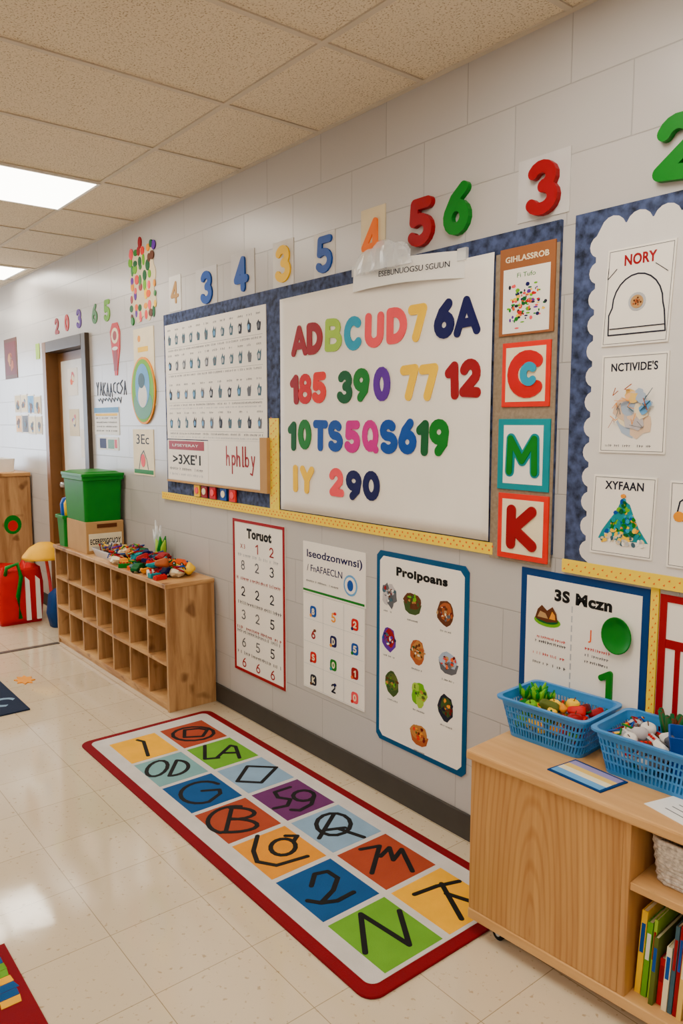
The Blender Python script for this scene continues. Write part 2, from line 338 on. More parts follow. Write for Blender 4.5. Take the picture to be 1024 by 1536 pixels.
for y in (1.55,.35,-.85,-2.05,-3.25): w.box(X0,X1,y-.011,y+.011,H-.0055,H,'tgrid')
w.box(X0,X1,YW-.02,YW,H-.006,H,'tgrid')
w.done('trim_2',kind='structure')
w=MB(); w.box(-5.22,-5.18,.2,1.7,0,.004,'metal'); w.done('trim_3',kind='structure')
for i,(cx,cy,hy) in enumerate([(-4.12,.95,.6),(-1.13,.95,.6),(1.28,.95,.6),(-6.52,.95,.6),(-8.9,.95,.6),(-4.12,-1.45,.6),(-1.13,-1.45,.6),(1.28,-1.45,.6),(-6.52,-1.45,.6),(-6.52,1.74,.18)]):  # last entry is an extra strip light, added to make the floor glare
    t=thing('ceiling_light',(cx,cy,H-.012),'recessed rectangular fluorescent ceiling light with white diffuser','ceiling light','recessed lights in the ceiling')
    MB().box(cx-.285,cx+.285,cy-hy+.015,cy+hy-.015,H-.010,H,M_EMIT).done('diffuser',t)
    w=MB(); w.box(cx-.3,cx-.285,cy-hy,cy+hy,H-.012,H,'white');w.box(cx+.285,cx+.3,cy-hy,cy+hy,H-.012,H,'white');w.box(cx-.285,cx+.285,cy-hy,cy-hy+.015,H-.012,H,'white');w.box(cx-.285,cx+.285,cy+hy-.015,cy+hy,H-.012,H,'white')
    w.done('frame',t)
# ---------------------------------------------------------------- helpers for paper things
rnd=random.Random(3)
def blobpic(mb,cx,cz,r,pal,h,seed=0,n=9,asp=1.0):
    R=random.Random(seed)
    for i in range(n):
        a=R.uniform(0,6.28); d=R.uniform(0,.6)*r; q=R.uniform(.25,.5)*r
        P=[]; k=11; x=cx+d*math.cos(a); z=cz+d*math.sin(a)*asp
        for j in range(k):
            t=2*math.pi*j/k; rr=q*R.uniform(.75,1.2); P.append((x+rr*math.cos(t),z+rr*math.sin(t)*asp))
        mb.flat(P,h+.0003*(i+1),pal[i%len(pal)])
def foodpic(mb,cx,cz,r,pal,seed):
    R=random.Random(seed)
    def irr(x,z,rx,rz,k=14,j=.12):
        return [(x+rx*R.uniform(1-j,1+j)*math.cos(2*math.pi*i/k),z+rz*R.uniform(1-j,1+j)*math.sin(2*math.pi*i/k)) for i in range(k)]
    sty=seed%3
    if sty==0:
        mb.flat([(cx-r*.9,cz),(cx-r*.7,cz-r*.6),(cx-r*.3,cz-r*.8),(cx+r*.3,cz-r*.8),(cx+r*.7,cz-r*.6),(cx+r*.9,cz)],.0005,pal[0])
        mb.flat(irr(cx,cz+r*.15,r*.85,r*.55),.0008,pal[1])
    elif sty==1:
        mb.flat(irr(cx,cz,r*.72,r*.9),.0005,pal[0]); mb.flat(irr(cx+r*.08,cz+r*.12,r*.55,r*.66),.0008,pal[1])
    else:
        for a in range(5): mb.flat(irr(cx+r*.42*math.cos(a*1.26),cz+r*.45*math.sin(a*1.26),r*.42,r*.5,10,.25),.0004+.0001*a,pal[a%2])
    for i in range(26):
        a=R.uniform(0,6.28); d=R.uniform(.05,.68)*r
        mb.flat(irr(cx+d*math.cos(a),cz+r*.06+d*math.sin(a)*.8,r*R.uniform(.06,.18),r*R.uniform(.05,.16),7,.35),.0012+.00008*i,pal[i%len(pal)])
def scrib(mb,x0,x1,z,h,m,hh=.006,seed=1,words=3):
    R=random.Random(seed); x=x0
    while x<x1:
        wd=R.uniform(.003,.006)*(hh/.006)
        if R.random()<.82:
            y=R.uniform(-.2,.2)*hh
            mb.flat([(x,z-hh/2),(x+wd*.35,z-hh/2),(x+wd*.35,z+hh/2+y),(x,z+hh/2+y)],h,m)
            if R.random()<.6: mb.flat([(x+wd*.35,z),(x+wd*.9,z),(x+wd*.9,z+hh*.25),(x+wd*.35,z+hh*.25)],h,m)
        x+=wd*1.25
# ---------------------------------------------------------------- wall numerals
def numeral(ch,x,z,hh,m,label,th=.012,card=None,cardm=None,rot=0,w=None,tk=.23):
    if card:
        x0,x1,z0,z1=card
        t=thing('number_card',((x0+x1)/2,YW,z0),label,'number card','numbers along the top of the wall')
        MB(onwall()).rect(x0,x1,z0,z1,-.001,.003,cardm).done('card',t)
        MB(onwall()).glyph(ch,x,z,hh,m,.003,.003+th,rot=rot,w=w,t=tk).done('numeral',t)
    else:
        MB(onwall()).glyph(ch,x,z,hh,m,-.001,th,rot=rot,w=w,t=tk).done('number_cutout',label=label,cat='number cut-out',group='numbers along the top of the wall')
c('cardwhite',(224,221,217)); c('cardtan',(222,206,170)); c('peach',(244,190,130)); c('orangenum',(250,116,4)); c('cardgrey',(202,199,198))
numeral('2',-5.85,2.21,.12,'crimson','small red paper number two on the wall',.004)
numeral('0',-5.64,2.215,.12,'red','small red paper number zero on the wall',.004)
numeral('3',-5.40,2.22,.13,'purple','small purple paper number three on the wall',.004)
numeral('6',-5.11,2.22,.13,'green','small green paper number six on the wall',.004)
numeral('5',-4.90,2.22,.14,'lime','small light green paper number five on the wall',.004)
numeral('4',-3.94,2.21,.12,'tan','tan number four on a white card',.003,(-4.01,-3.87,2.11,2.30),'cardwhite',tk=.16)
numeral('3',-3.58,2.19,.165,'blue','blue number three on a pale card',.008,(-3.70,-3.48,2.08,2.29),'cardgrey')
numeral('4',-3.24,2.205,.165,'blue','blue number four on a pale card',.008,(-3.34,-3.13,2.09,2.31),'cardgrey')
numeral('3',-2.89,2.20,.16,'yellow','yellow number three on a white card',.008,(-2.975,-2.815,2.10,2.30),'cardwhite')
numeral('5',-2.59,2.19,.15,'blue','blue number five on a white card',.008,(-2.665,-2.525,2.10,2.28),'cardwhite',tk=.2)
numeral('4',-2.29,2.195,.16,'orangenum','orange number four on a peach card',.006,(-2.36,-2.22,2.09,2.315),'cardtan',tk=.17)
numeral('5',-2.02,2.205,.168,'crimson','thick glossy red number five on the wall',.02)
numeral('6',-1.845,2.215,.172,'green','thick glossy green number six on the wall',.02,rot=-.12,w=.115)
numeral('3',-1.497,2.205,.16,'crimson','thick red number three on a grey card',.02,(-1.60,-1.41,2.12,2.305),'cardgrey')
numeral('2',-1.075,2.21,.17,'green','thick glossy green number two on the wall',.02,rot=-.1,w=.125)
# ---------------------------------------------------------------- main bulletin board
BD=.012
t=thing('bulletin_board',(-2.75,YW,1.08),'long bulletin board with blue mottled backing and yellow border','bulletin board')
b=MB(onwall()); b.rect(-4.07,-1.43,1.09,2.10,0,BD,'boardblue'); b.done('backing',t)
b=MB(onwall(BD)); b.rect(-1.672,-1.43,1.05,2.035,0,.003,'cork'); b.done('cork_strip',t)
b=MB(onwall(BD)); b.rect(-4.14,-1.66,1.06,1.10,0,.004,'yellowborder')
for i in range(170):
    x=-4.13+i*.0146; 
    b.flat([(x,1.072+.014*(i%2)),(x+.006,1.070+.014*(i%2)),(x+.008,1.076+.014*(i%2)),(x+.002,1.078+.014*(i%2))],.0046,'orange')
b.rect(-3.0,-2.925,1.10,1.52,0,.004,'lemon')
for i in range(34): b.flat([(-2.99+.02*(i%3),1.12+i*.012),(-2.98+.02*(i%3),1.125+i*.012),(-2.985+.02*(i%3),1.13+i*.012)],.0046,'orange')
b.done('border_strip',t)
t=thing('sign_chart',(-3.5,YW-BD,1.41),'white chart with rows of small hand sign pictures','chart')
b=MB(onwall(BD)); b.rect(-4.05,-3.02,1.41,2.04,.0,.003,'paper'); b.done('sheet',t)
b=MB(onwall(BD+.003)); R=random.Random(5)
for r,z in enumerate((1.955,1.815,1.655,1.50)):
    n=12 if r<2 else 11
    for k in range(n):
        x=-3.995+k*(.915/(n-1)); hh=.034+R.uniform(-.003,.004); q=R.uniform(-.004,.004)
        m=R.choice(['slate','slate','grey','ink','slate'])
        b.flat([(x-.012,z-hh*.8),(x+.012,z-hh*.8),(x+.018,z),(x+.016+q,z+hh*R.uniform(.3,.9)),(x+.004,z+hh*.4),(x-.004+q,z+hh*R.uniform(.6,1.1)),(x-.019,z+.2*hh)],.0005,m)
        b.ell(x-.004+q,z-.004,.009,.014,.0005,.0009,R.choice(['ltgrey','grey','sky','ltgrey']),8)
        scrib(b,x-.022,x+.022,z+.052,.0005,'grey',.01,r*20+k)
    b.rect(-4.02,-3.05,z-.046,z-.0448,0,.0005,'grey')
    scrib(b,-4.01,-3.06,z-.060,.0005,'grey',.010,90+r)
    if r>1: scrib(b,-4.01,-3.06,z-.078,.0005,'ltgrey',.008,95+r)
b.done('printed_signs',t)
t=thing('document_ledge',(-3.5,YW-BD-.003,1.17),'thin cardboard sleeve holding white lettered sheets below chart','document holder')
b=MB(onwall(BD+.003)); b.rect(-4.03,-2.995,1.17,1.18,0,.02,'tan'); b.rect(-3.055,-2.995,1.18,1.43,0,.02,'tan'); b.rect(-4.03,-3.055,1.18,1.40,0,.012,'greypaper'); b.done('holder_tray',t)
b=MB(onwall(BD+.015)); b.rect(-4.02,-3.56,1.185,1.405,0,.002,'paper'); b.rect(-4.005,-3.60,1.352,1.40,.002,.003,'crimson')
b.text('LFSEYERAY',-3.81,1.376,.014,'white',.003,.0035,w=.30)
b.text(">3XE'1",-3.80,1.30,.056,'black',.002,.003,w=.32,bold=.02); scrib(b,-4.0,-3.62,1.245,.0025,'grey',.014,4); scrib(b,-4.0,-3.62,1.215,.0025,'ltgrey',.012,5); b.done('lettered_sheet',t)
b=MB(onwall(BD+.0155)); b.rect(-3.555,-3.06,1.185,1.41,0,.002,'paper')
def pen(x,z,S,kk=[0]):
    for q in S: kk[0]=b.stroke([(x+p[0]*.055,z+p[1]*.055) for p in q],.0085,.002,.003,'crimson',k0=0 if kk[0]>60 else kk[0])
hS=[[(.1,1.3),(.1,-.4)],[(.1,.1),(.3,.5),(.55,.4),(.6,-.4)]]; pS=[[(.1,.5),(.1,-1.1)],arcp(.35,.1,.27,.4,150,-150,8)]; lS=[[(.2,1.3),(.2,-.4),(.35,-.4)]]; bS=[[(.1,1.3),(.1,-.35)],arcp(.35,.0,.27,.4,150,-150,8)]; yS=[[(.1,.5),(.3,-.3)],[(.6,.5),(.2,-1.1),(-.1,-1.0)]]
for k,(S,x) in enumerate(((hS,-3.375),(pS,-3.32),(hS,-3.275),(lS,-3.225),(bS,-3.195),(yS,-3.14))): pen(x,1.31,S)
b.done('lettered_sheet',t)
for i,(x,m) in enumerate([(-3.70,'yellow'),(-3.62,'crimson'),(-3.53,'red'),(-3.42,'blue'),(-3.33,'redorange')]):
    w=MB(onwall(BD+.004)); w.rect(x-.03,x+.03,1.105,1.165,0,.008,m); w.ell(x,1.137,.018,.018,.008,.012,'cream' if i%2 else 'pink',12); w.done('picture_badge',label='small colourful picture badge hung under the sleeve',cat='badge',group='badges under the sleeve')
t=thing('letter_poster',(-2.3,YW-BD,1.1),'large white paper sheet covered with colourful cut-out letters and numbers','poster')
b=MB(); nx,nz=36,20
def billow(x,z): return .003+.004*math.sin((x+2.9)*4.1+z*1.7)**2+.012*max(0,(x+2.05))*(1.5-abs(z-1.5))
V=[];Fc=[]
for j in range(nz+1):
    for i in range(nx+1):
        x=-2.905+1.23*i/nx; z=1.105+.94*j/nz
        V.append((x,YW-BD-billow(x,z),z))
for j in range(nz):
    for i in range(nx):
        a=j*(nx+1)+i; Fc.append((a,a+1,a+nx+2,a+nx+1))
b.add(V,Fc,'paper',True); o=b.done('sheet',t); sm=o.modifiers.new('s','SOLIDIFY'); sm.thickness=.0015; sm.offset=-1
rows=[(1.855,.135,[('A',-2.754,'crimson'),('D',-2.641,'crimson'),('B',-2.511,'palelime'),('C',-2.39,'cyan'),('U',-2.262,'pink'),('D',-2.137,'pink'),('7',-2.026,'yellow'),('6',-1.89,'navy'),('A',-1.785,'navy')]),
(1.645,.132,[('1',-2.795,'crimson'),('8',-2.714,'red'),('5',-2.612,'redorange'),('3',-2.437,'dkgreen'),('9',-2.335,'green'),('0',-2.216,'purple'),('7',-2.065,'yellow'),('7',-1.965,'yellow'),('1',-1.85,'crimson'),('2',-1.762,'crimson')]),
(1.445,.132,[('1',-2.815,'dkgreen'),('0',-2.72,'green'),('T',-2.605,'blue'),('S',-2.50,'blue'),('5',-2.39,'magenta'),('Q',-2.28,'magenta'),('S',-2.174,'blue'),('6',-2.074,'blue'),('1',-1.995,'dkgreen'),('9',-1.909,'green')]),
(1.25,.122,[('I',-2.79,'yellow'),('Y',-2.705,'yellow'),('2',-2.494,'pink'),('9',-2.382,'navy'),('O',-2.272,'navy')])]
for z,hh,L in rows:
    for ch,x,m in L:
        d=billow(x,z)
        ww={'I':None,'1':.062,'C':.105,'D':.11,'A':.118,'U':.108,'B':.11,'T':.102,'Y':.1,'O':.1}.get(ch,.096)
        MB(onwall(BD+d+.0012)).glyph(ch,x,z+rnd.uniform(-.004,.004),hh,m,0,.003,w=ww,t=.27 if ch not in 'AB8Q' else .225,rot=rnd.uniform(-.05,.05)).done('cutout_character',t)
t=thing('paper_banner',(-2.1,YW-BD,1.98),'thin curled white paper banner with small printing taped over poster','banner')
b=MB(); V=[];Fc=[]; n=24
def bz(f): return 2.055-.028*f+.010*math.sin(f*3.1)
def bd(f): return .006+.014*math.sin(f*math.pi)+.004*math.sin(f*9)**2
for i in range(n+1):
    f=i/n; x=-2.385+.585*f; zc=bz(f); d=bd(f)
    for z in (zc-.046,zc+.044): V.append((x,YW-BD-d-(.004 if z<zc else 0),z))
for i in range(n): Fc.append((2*i,2*i+2,2*i+3,2*i+1))
b.add(V,Fc,'white'); o=b.done('strip',t); sm=o.modifiers.new('s','SOLIDIFY'); sm.thickness=.001; sm.offset=1
b=MB(lambda a,bb,h:(a,YW-BD-bd((a+2.385)/.585)-.0045-h,bb)); b.text('ESEBUNUOGSU SGUUN',-2.04,2.045,.02,'ink',0,.0006,w=.36,rot=-.05); b.done('printing',t)
b=MB(onwall(BD+.004)); b.rect(-2.40,-2.35,2.07,2.11,0,.001,'plastic'); b.rect(-1.83,-1.79,2.04,2.08,0,.012,'plastic'); b.done('tape',t)
w=MB()
for q in range(3):
    rings=[]; cx=-2.26+.07*q
    for k in range(8):
        f=k/7; z=2.065+(.085+.02*(q==1))*math.sin(f*1.57); s_=math.cos(f*1.45)
        rings.append([(cx+(.07*s_+.008)*math.cos(a)*(1+.2*math.sin(5*a+k+q)),YW-BD-.03+(.016*s_+.003)*math.sin(a)*(1+.3*math.cos(7*a+q)),z) for a in [2*math.pi*i/24 for i in range(24)]])
    w.loft(rings,'plastic')
w.done('plastic_bag',label='crumpled clear plastic bag pinned above the banner',cat='plastic bag')
def colposter(x0,x1,z0,z1,fm,label,cat='poster'):
    t=thing('letter_card',((x0+x1)/2,YW-BD-.003,z0),label,cat)
    MB(onwall(BD+.003)).rect(x0,x1,z0,z1,0,.006,fm).done('backing_card',t,bevel=.001); return t
t=colposter(-1.65,-1.44,1.775,2.045,'headbrown','brown framed print with scattered colourful marks above letter cards')
b=MB(onwall(BD+.009)); b.rect(-1.634,-1.456,1.782,1.98,0,.001,'paper'); b.text('GIHLASSROB',-1.545,2.01,.018,'cream',0,.001,w=.165,bold=.02)
R=random.Random(11)
b.text('Fi Tufo',-1.545,1.958,.014,'green',.001,.0015,w=.07)
for i in range(120):
    x=-1.545+R.gauss(0,.035);z=1.868+R.gauss(0,.036)
    if abs(x+1.545)<.076 and abs(z-1.868)<.075: b.ell(x,z,R.uniform(.002,.009),R.uniform(.002,.007),.001,.0012+i*.00001,R.choice(['green','red','yellow','purple','orange','navy','lime','ink','pink','dkgreen']),8)
b.done('print',t)
t=colposter(-1.632,-1.447,1.55,1.752,'redorange','orange framed card with red and teal letter')
b=MB(onwall(BD+.009)); b.rect(-1.616,-1.463,1.566,1.736,0,.001,'cream'); b.done('print',t); b=MB(onwall(BD+.01)); b.glyph('C',-1.54,1.651,.15,'red',0,.003,w=.135,t=.27); b.done('cutout_character',t)
b=MB(onwall(BD+.01)); b.glyph('C',-1.525,1.651,.075,'cyan',.0042,.006,w=.062,t=.34); b.done('cutout_character',t)
t=colposter(-1.642,-1.44,1.285,1.512,'teal','teal framed card with green letter')
b=MB(onwall(BD+.009)); b.rect(-1.618,-1.464,1.305,1.492,0,.001,'white'); b.done('print',t); b=MB(onwall(BD+.01)); b.glyph('M',-1.541,1.397,.14,'teal',0,.002,w=.135,t=.26); b.glyph('M',-1.541,1.397,.128,'green',.0033,.0042,w=.122,t=.18); b.done('cutout_character',t)
t=colposter(-1.635,-1.437,1.06,1.272,'redorange','orange framed card with red letter')
b=MB(onwall(BD+.009)); b.rect(-1.617,-1.455,1.078,1.254,0,.001,'cream'); b.done('print',t); b=MB(onwall(BD+.01)); b.glyph('K',-1.536,1.165,.145,'crimson',0,.004,w=.12,t=.25); b.done('cutout_character',t)
# ---------------------------------------------------------------- right bulletin board
t=thing('bulletin_board',(-.9,YW,1.04),'blue bulletin board with white scalloped paper and yellow lower border','bulletin board')
MB(onwall()).rect(-1.38,-.35,1.075,2.10,0,BD,'boardblue').done('backing',t)
P=[]
def arc(cx,cz,r,a0,a1,k=6): return [(cx+r*math.cos(math.radians(a0+(a1-a0)*i/k)),cz+r*math.sin(math.radians(a0+(a1-a0)*i/k))) for i in range(k+1)]
xl,xr,zb,zt=-1.295,-.42,1.085,2.035
P=[(xr,zb),(xr,zt)]
n=11; r=(xr-xl)/n/2
for i in range(n): P+=arc(xr-r-2*r*i,zt,r,20,160)
n=13; r=(zt-zb)/n/2
for i in range(n): P+=arc(xl,zt-r-2*r*i,r*.85,110,250)
P.append((xl,zb))
MB(onwall(BD)).prism(P,0,.003,'greypaper').done('scalloped_paper',t)
b=MB(onwall(BD)); b.rect(-1.385,-.35,1.045,1.085,.0,.004,'yellowborder'); b.rect(-1.097,-1.073,.62,1.045,-BD,-.006,'yellowborder')
for i in range(70): x=-1.38+i*.0146; b.flat([(x,1.055+.014*(i%2)),(x+.006,1.053+.014*(i%2)),(x+.007,1.06+.014*(i%2))],.0046,'orange')
for i in range(30): b.flat([(-1.09+.008*(i%2),.64+i*.013),(-1.085+.008*(i%2),.643+i*.013),(-1.088+.008*(i%2),.648+i*.013)],-.0055,'orange')
b.done('border_strip',t)
BR=BD+.003
def sheet(name,x0,x1,z0,z1,label,d=BR,m='paper',skew=0,cat='poster',edge=True):
    t=thing(name,((x0+x1)/2,YW-d,z0),label,cat)
    b=MB(onwall(d)); b.prism([(x0-skew,z0),(x1-skew,z0),(x1+skew,z1),(x0+skew,z1)],-.001,.004,m)
    if edge: 
        b.stroke([(x0+.006-skew,z0+.006),(x1-.006-skew,z0+.006),(x1-.006+skew,z1-.006),(x0+.006+skew,z1-.006)],.0015,.004,.0044,'grey',closed=True)
    b.done('sheet',t); return t
t=sheet('activity_poster',-1.27,-1.07,1.715,1.98,'white poster with red heading and round outlined drawing',skew=.006)
b=MB(onwall(BR+.004)); b.text('NORY',-1.165,1.945,.03,'crimson',0,.001,w=.095,bold=.03); b.done('heading',t)
b=MB(onwall(BR+.004))
dome=[(-1.255,1.745),(-1.255,1.80)]+[(-1.17+.075*math.cos(a),1.82+.085*math.sin(a)) for a in [math.pi-i*math.pi/12 for i in range(13)]]+[(-1.09,1.80),(-1.085,1.745)]
b.stroke(dome,.004,0,.001,'ink',closed=True); b.ell(-1.17,1.83,.026,.025,0,.001,'ltgrey'); b.ell(-1.17,1.83,.019,.018,.001,.002,'tan')
for i in range(14): b.ell(-1.17+.013*math.cos(i*2.4)*(i/14),1.83+.013*math.sin(i*2.4)*(i/14),.003,.003,.002,.0023+.00003*i,'brown' if i%2 else 'orangebrown',6)
b.stroke([(-1.25,1.762),(-1.09,1.762)],.003,0,.0015,'ink'); b.stroke([(-1.26,1.93),(-1.262,1.90),(-1.235,1.925)],.002,0,.001,'ink'); b.stroke([(-1.12,1.925),(-1.085,1.90)],.002,0,.001,'ink')
b.done('drawing',t)
t=sheet('activity_poster',-1.27,-1.07,1.415,1.69,'white poster with black heading and watercolour picture')
b=MB(onwall(BR+.004)); b.text("NCTIVIDE'S",-1.17,1.655,.024,'ink',0,.001,w=.14,bold=.02); b.done('heading',t)
b=MB(onwall(BR+.004))
c('washblue',(166,184,208)); c('washpeach',(226,196,166)); c('washyellow',(236,196,104)); c('washgrey',(194,188,192))
blobpic(b,-1.175,1.53,.075,['washgrey','washpeach','washblue','cream','washpeach','washgrey'],0,3,16,1.0); blobpic(b,-1.165,1.575,.045,['washyellow','washpeach','peach','washblue'],.005,9,9,.8); blobpic(b,-1.13,1.555,.03,['washblue','sky','washgrey'],.008,2,5)
R=random.Random(31)
for k in range(16): 
    x=-1.17+R.uniform(-.05,.05);z=1.54+R.uniform(-.05,.05); b.stroke([(x,z),(x+R.uniform(-.02,.02),z+R.uniform(-.02,.02)),(x+R.uniform(-.025,.025),z+R.uniform(-.02,.02))],.0014,.0099,.0101+.0002*k,R.choice(['slate','orangebrown','amber','grey']))
scrib(b,-1.25,-1.1,1.435,.0006,'grey',.006,3); b.done('drawing',t)
t=sheet('activity_poster',-1.285,-1.09,1.12,1.35,'white poster with heading over a green and blue mountain picture',skew=.003)
b=MB(onwall(BR+.004)); b.text('XYFAAN',-1.185,1.322,.024,'ink',0,.001,w=.12,bold=.02); b.done('heading',t)
b=MB(onwall(BR+.004)); R=random.Random(8)
b.flat([(-1.262,1.165),(-1.105,1.165),(-1.135,1.205),(-1.15,1.235),(-1.165,1.27),(-1.19,1.285),(-1.205,1.25),(-1.225,1.225),(-1.25,1.19)],.0006,'teal')
for k in range(130):
    f=R.random()**.6; z=1.285-.13*f; x=-1.185+R.uniform(-1,1)*(.006+.066*f)
    b.ell(x,z,R.uniform(.003,.008),R.uniform(.003,.009),0,.001+k*.00002,R.choice(['teal','lime','yellow','blue','amber','green','cyan','dkgreen'] if f<.8 else ['ltgrey','paper','cardtan','yellow','slate']),7,R.uniform(0,3))
b.stroke([(-1.185,1.275),(-1.185,1.298)],.003,0,.001,'brown'); b.ell(-1.185,1.293,.008,.006,.001,.004,'amber',8); b.done('drawing',t)
t=sheet('activity_poster',-1.05,-.85,1.11,1.345,'white poster with outlined lamp drawing')
b=MB(onwall(BR+.004)); b.stroke([(-1.03,1.24),(-1.02,1.29),(-.98,1.32),(-.94,1.29),(-.93,1.24)],.004,0,.001,'ink',closed=True); b.ell(-1.02,1.25,.016,.014,.001,.002,'amber'); b.ell(-.97,1.18,.03,.03,.0,.002,'amber'); b.done('drawing',t)
# ---------------------------------------------------------------- lower posters
def framed(name,x0,x1,z0,z1,fm,t_,label,inner='paper'):
    t=thing(name,((x0+x1)/2,YW,z0),label,'poster')
    b=MB(onwall()); b.rect(x0,x1,z0,z1,-.001,.004,inner); b.done('sheet',t)
    b=MB(onwall(.004)); b.frame(x0,x1,z0,z1,t_,0,.003,fm); b.done('border',t); return t
t=framed('number_poster',-3.36,-2.90,.235,1.02,'crimson',.014,'white poster in thin red border with rows of numbers')
b=MB(onwall(.004)); b.text('Toruot',-3.12,.955,.05,'black',0,.001,w=.22,bold=.05); b.done('heading',t)
b=MB(onwall(.004))
for z,m,txt in [(.885,'crimson','512'),(.79,'grey','823'),(.655,'ink','222'),(.535,'grey','325'),(.39,'grey','655'),(.285,'crimson','666')]:
    for i,ch in enumerate(txt):
        if i==0 and z>.8: b.text('X 3',-3.27,z,.022,m,0,.001); continue
        b.glyph(ch,-3.27+i*.13,z,.05,'ink' if (i==2 and m!='crimson') else m,0,.001,t=.13)
for z,m in ((.72,'crimson'),(.595,'grey'),(.465,'crimson'),(.445,'grey'),(.335,'grey'),(.84,'ltgrey')):
    scrib(b,-3.33,-2.94,z,.001,m,.015,int(z*100))
b.done('printed_numbers',t)
t=sheet('notice',-2.755,-2.325,.745,.975,'white handwritten notice with blue writing and green bottom line',0,edge=False,cat='notice')
b=MB(onwall(.004)); b.text('lseodzonwnsi)',-2.535,.92,.045,'navy',0,.001,w=.38,bold=.015); b.text('/ FnAFAECLN',-2.60,.86,.03,'navy',0,.001,w=.25); b.ell(-2.42,.825,.045,.045,0,.001,'sky'); b.ell(-2.42,.825,.036,.036,.001,.0015,'paper'); b.ell(-2.42,.825,.02,.024,.0015,.002,'blue',12); b.rect(-2.755,-2.33,.752,.762,0,.001,'green'); scrib(b,-2.73,-2.5,.80,.001,'grey',.008,4)
b.done('handwriting',t)
t=sheet('picture_grid',-2.755,-2.33,.305,.742,'white sheet with a grid of small coloured pictures',0,edge=False,cat='poster')
pal=[['blue','amber','teal'],['amber','red','sky'],['red','navy','orange'],['crimson','brown','pink'],['navy','amber','cream'],['blue','green','orange'],['red','crimson','white'],['green','teal','lime'],['crimson','orange','ink'],['ink','brown','red'],['ink','navy','grey'],['pink','red','grey']]
chs='8526D5S01K20'
for r in range(4):
    for k in range(3):
        b=MB(onwall(.004)); x=-2.68+k*.145; z=.665-r*.105; m=pal[(r*3+k)]
        if (r*k+r+k)%3!=1:
            b.rect(x-.028,x+.028,z-.03,z+.03,0,.0006,'white'); b.prism([(x+p[0]*.046,z+p[1]*.05) for p in rring(0,0,1,1,.3,0,3)],.0006,.0012,m[0])
            b.glyph(chs[r*3+k],x,z,.03,'cream',.0012,.002,t=.2); b.ell(x-.018,z-.02,.008,.008,.0012,.0018,m[1],8)
        else:
            b.glyph(chs[r*3+k],x,z,.042,m[0],.0,.001,t=.18); b.ell(x+.012,z+.02,.01,.007,.0012,.0018,m[1],8)
        b.done('printed_picture',t)
b=MB(onwall(.004))
for k in range(4): b.rect(-2.755+.005,-2.335,.298+.105*k+.012,.298+.105*k+.013,0,.0005,'ltgrey')
for k in range(2): b.rect(-2.61+k*.145,-2.609+k*.145,.31,.735,0,.0005,'ltgrey')
b.done('grid_lines',t)
t=thing('food_poster',(-2.02,YW,.225),'tall white poster in teal border with fruit and vegetable pictures','poster')
def oct_(x0,x1,z0,z1,k): return [(x0+k,z0),(x1-k,z0),(x1,z0+k),(x1,z1-k),(x1-k,z1),(x0+k,z1),(x0,z1-k),(x0,z0+k)]
MB(onwall()).prism(oct_(-2.255,-1.77,.225,1.0,.02),-.001,.004,'frameblue').done('border',t)
MB(onwall(.004)).prism(oct_(-2.235,-1.79,.245,.98,.02),0,.001,'paper').done('sheet',t)
b=MB(onwall(.005)); b.text('Proipoans',-2.005,.925,.045,'black',0,.001,w=.27,bold=.05); b.done('heading',t)
vegs=[(-2.18,.83,['grey','washgrey','crimson','white','brown','slate']),(-2.05,.82,['moss','brown','olive','caramel','moss','lime']),(-1.88,.815,['brown','orangebrown','cream','darkred','tan','grey']),
(-2.18,.65,['purple','crimson','blue','white','slate','navy']),(-2.02,.635,['orangebrown','caramel','brown','moss','cream','brown']),(-1.86,.635,['grey','washblue','redorange','orange','darkred','tan']),
(-2.16,.475,['moss','olive','lime','brown','dkgreen','caramel']),(-2.01,.475,['palelime','lime','olive','caramel','lime','moss']),(-1.87,.46,['ink','moss','darkred','slate','amber','brown']),(-2.005,.315,['orangebrown','caramel','amber','redorange','moss','darkred'])]
sty=[2,0,1,1,1,0,1,2,1,0]
for i,(x,z,p) in enumerate(vegs):
    b=MB(onwall(.005)); foodpic(b,x,z,.055,p,30+3*i+sty[i]); scrib(b,x-.03,x+.03,z-.068,.001,'grey',.006,i); b.done('food_picture',t)
t=thing('meal_poster',(-1.32,YW,.58),'white poster in blue border with food pictures behind blue baskets','poster')
MB(onwall()).rect(-1.545,-1.10,.58,1.035,-.001,.004,'frameblue2').done('border',t)
MB(onwall(.004)).rect(-1.522,-1.122,.60,1.012,0,.001,'paper').done('sheet',t)
b=MB(onwall(.005)); b.text('3S Mczn',-1.315,.965,.038,'black',0,.001,w=.2,bold=.05); b.done('heading',t)
b=MB(onwall(.005)); b.ell(-1.44,.875,.05,.018,0,.001,'lime'); b.ell(-1.44,.88,.042,.013,.001,.002,'dkgreen')
b.prism([(-1.485,.88),(-1.475,.91),(-1.46,.925),(-1.44,.91),(-1.42,.925),(-1.405,.905),(-1.40,.88),(-1.44,.872)],.002,.003,'brown'); b.prism([(-1.475,.885),(-1.465,.905),(-1.445,.90),(-1.435,.885)],.003,.004,'tan'); b.prism([(-1.43,.885),(-1.42,.91),(-1.41,.90),(-1.408,.885)],.003,.004,'amber'); b.done('food_picture',t)
b=MB(onwall(.005))
for k in range(11): b.rect(-1.352,-1.348,.62+k*.03,.64+k*.03,0,.0008,'ltgrey')
for z,m in ((.82,'red'),(.805,'ink'),(.765,'red'),(.735,'ink')): scrib(b,-1.49,-1.37,z,.001,m,.008,int(z*1000))
for z,m in ((.82,'red'),(.80,'grey'),(.78,'ink')): scrib(b,-1.30,-1.22,z,.001,m,.008,int(z*1100))
b.text('J',-1.285,.86,.04,'orange',0,.001); b.done('printed_lines',t)
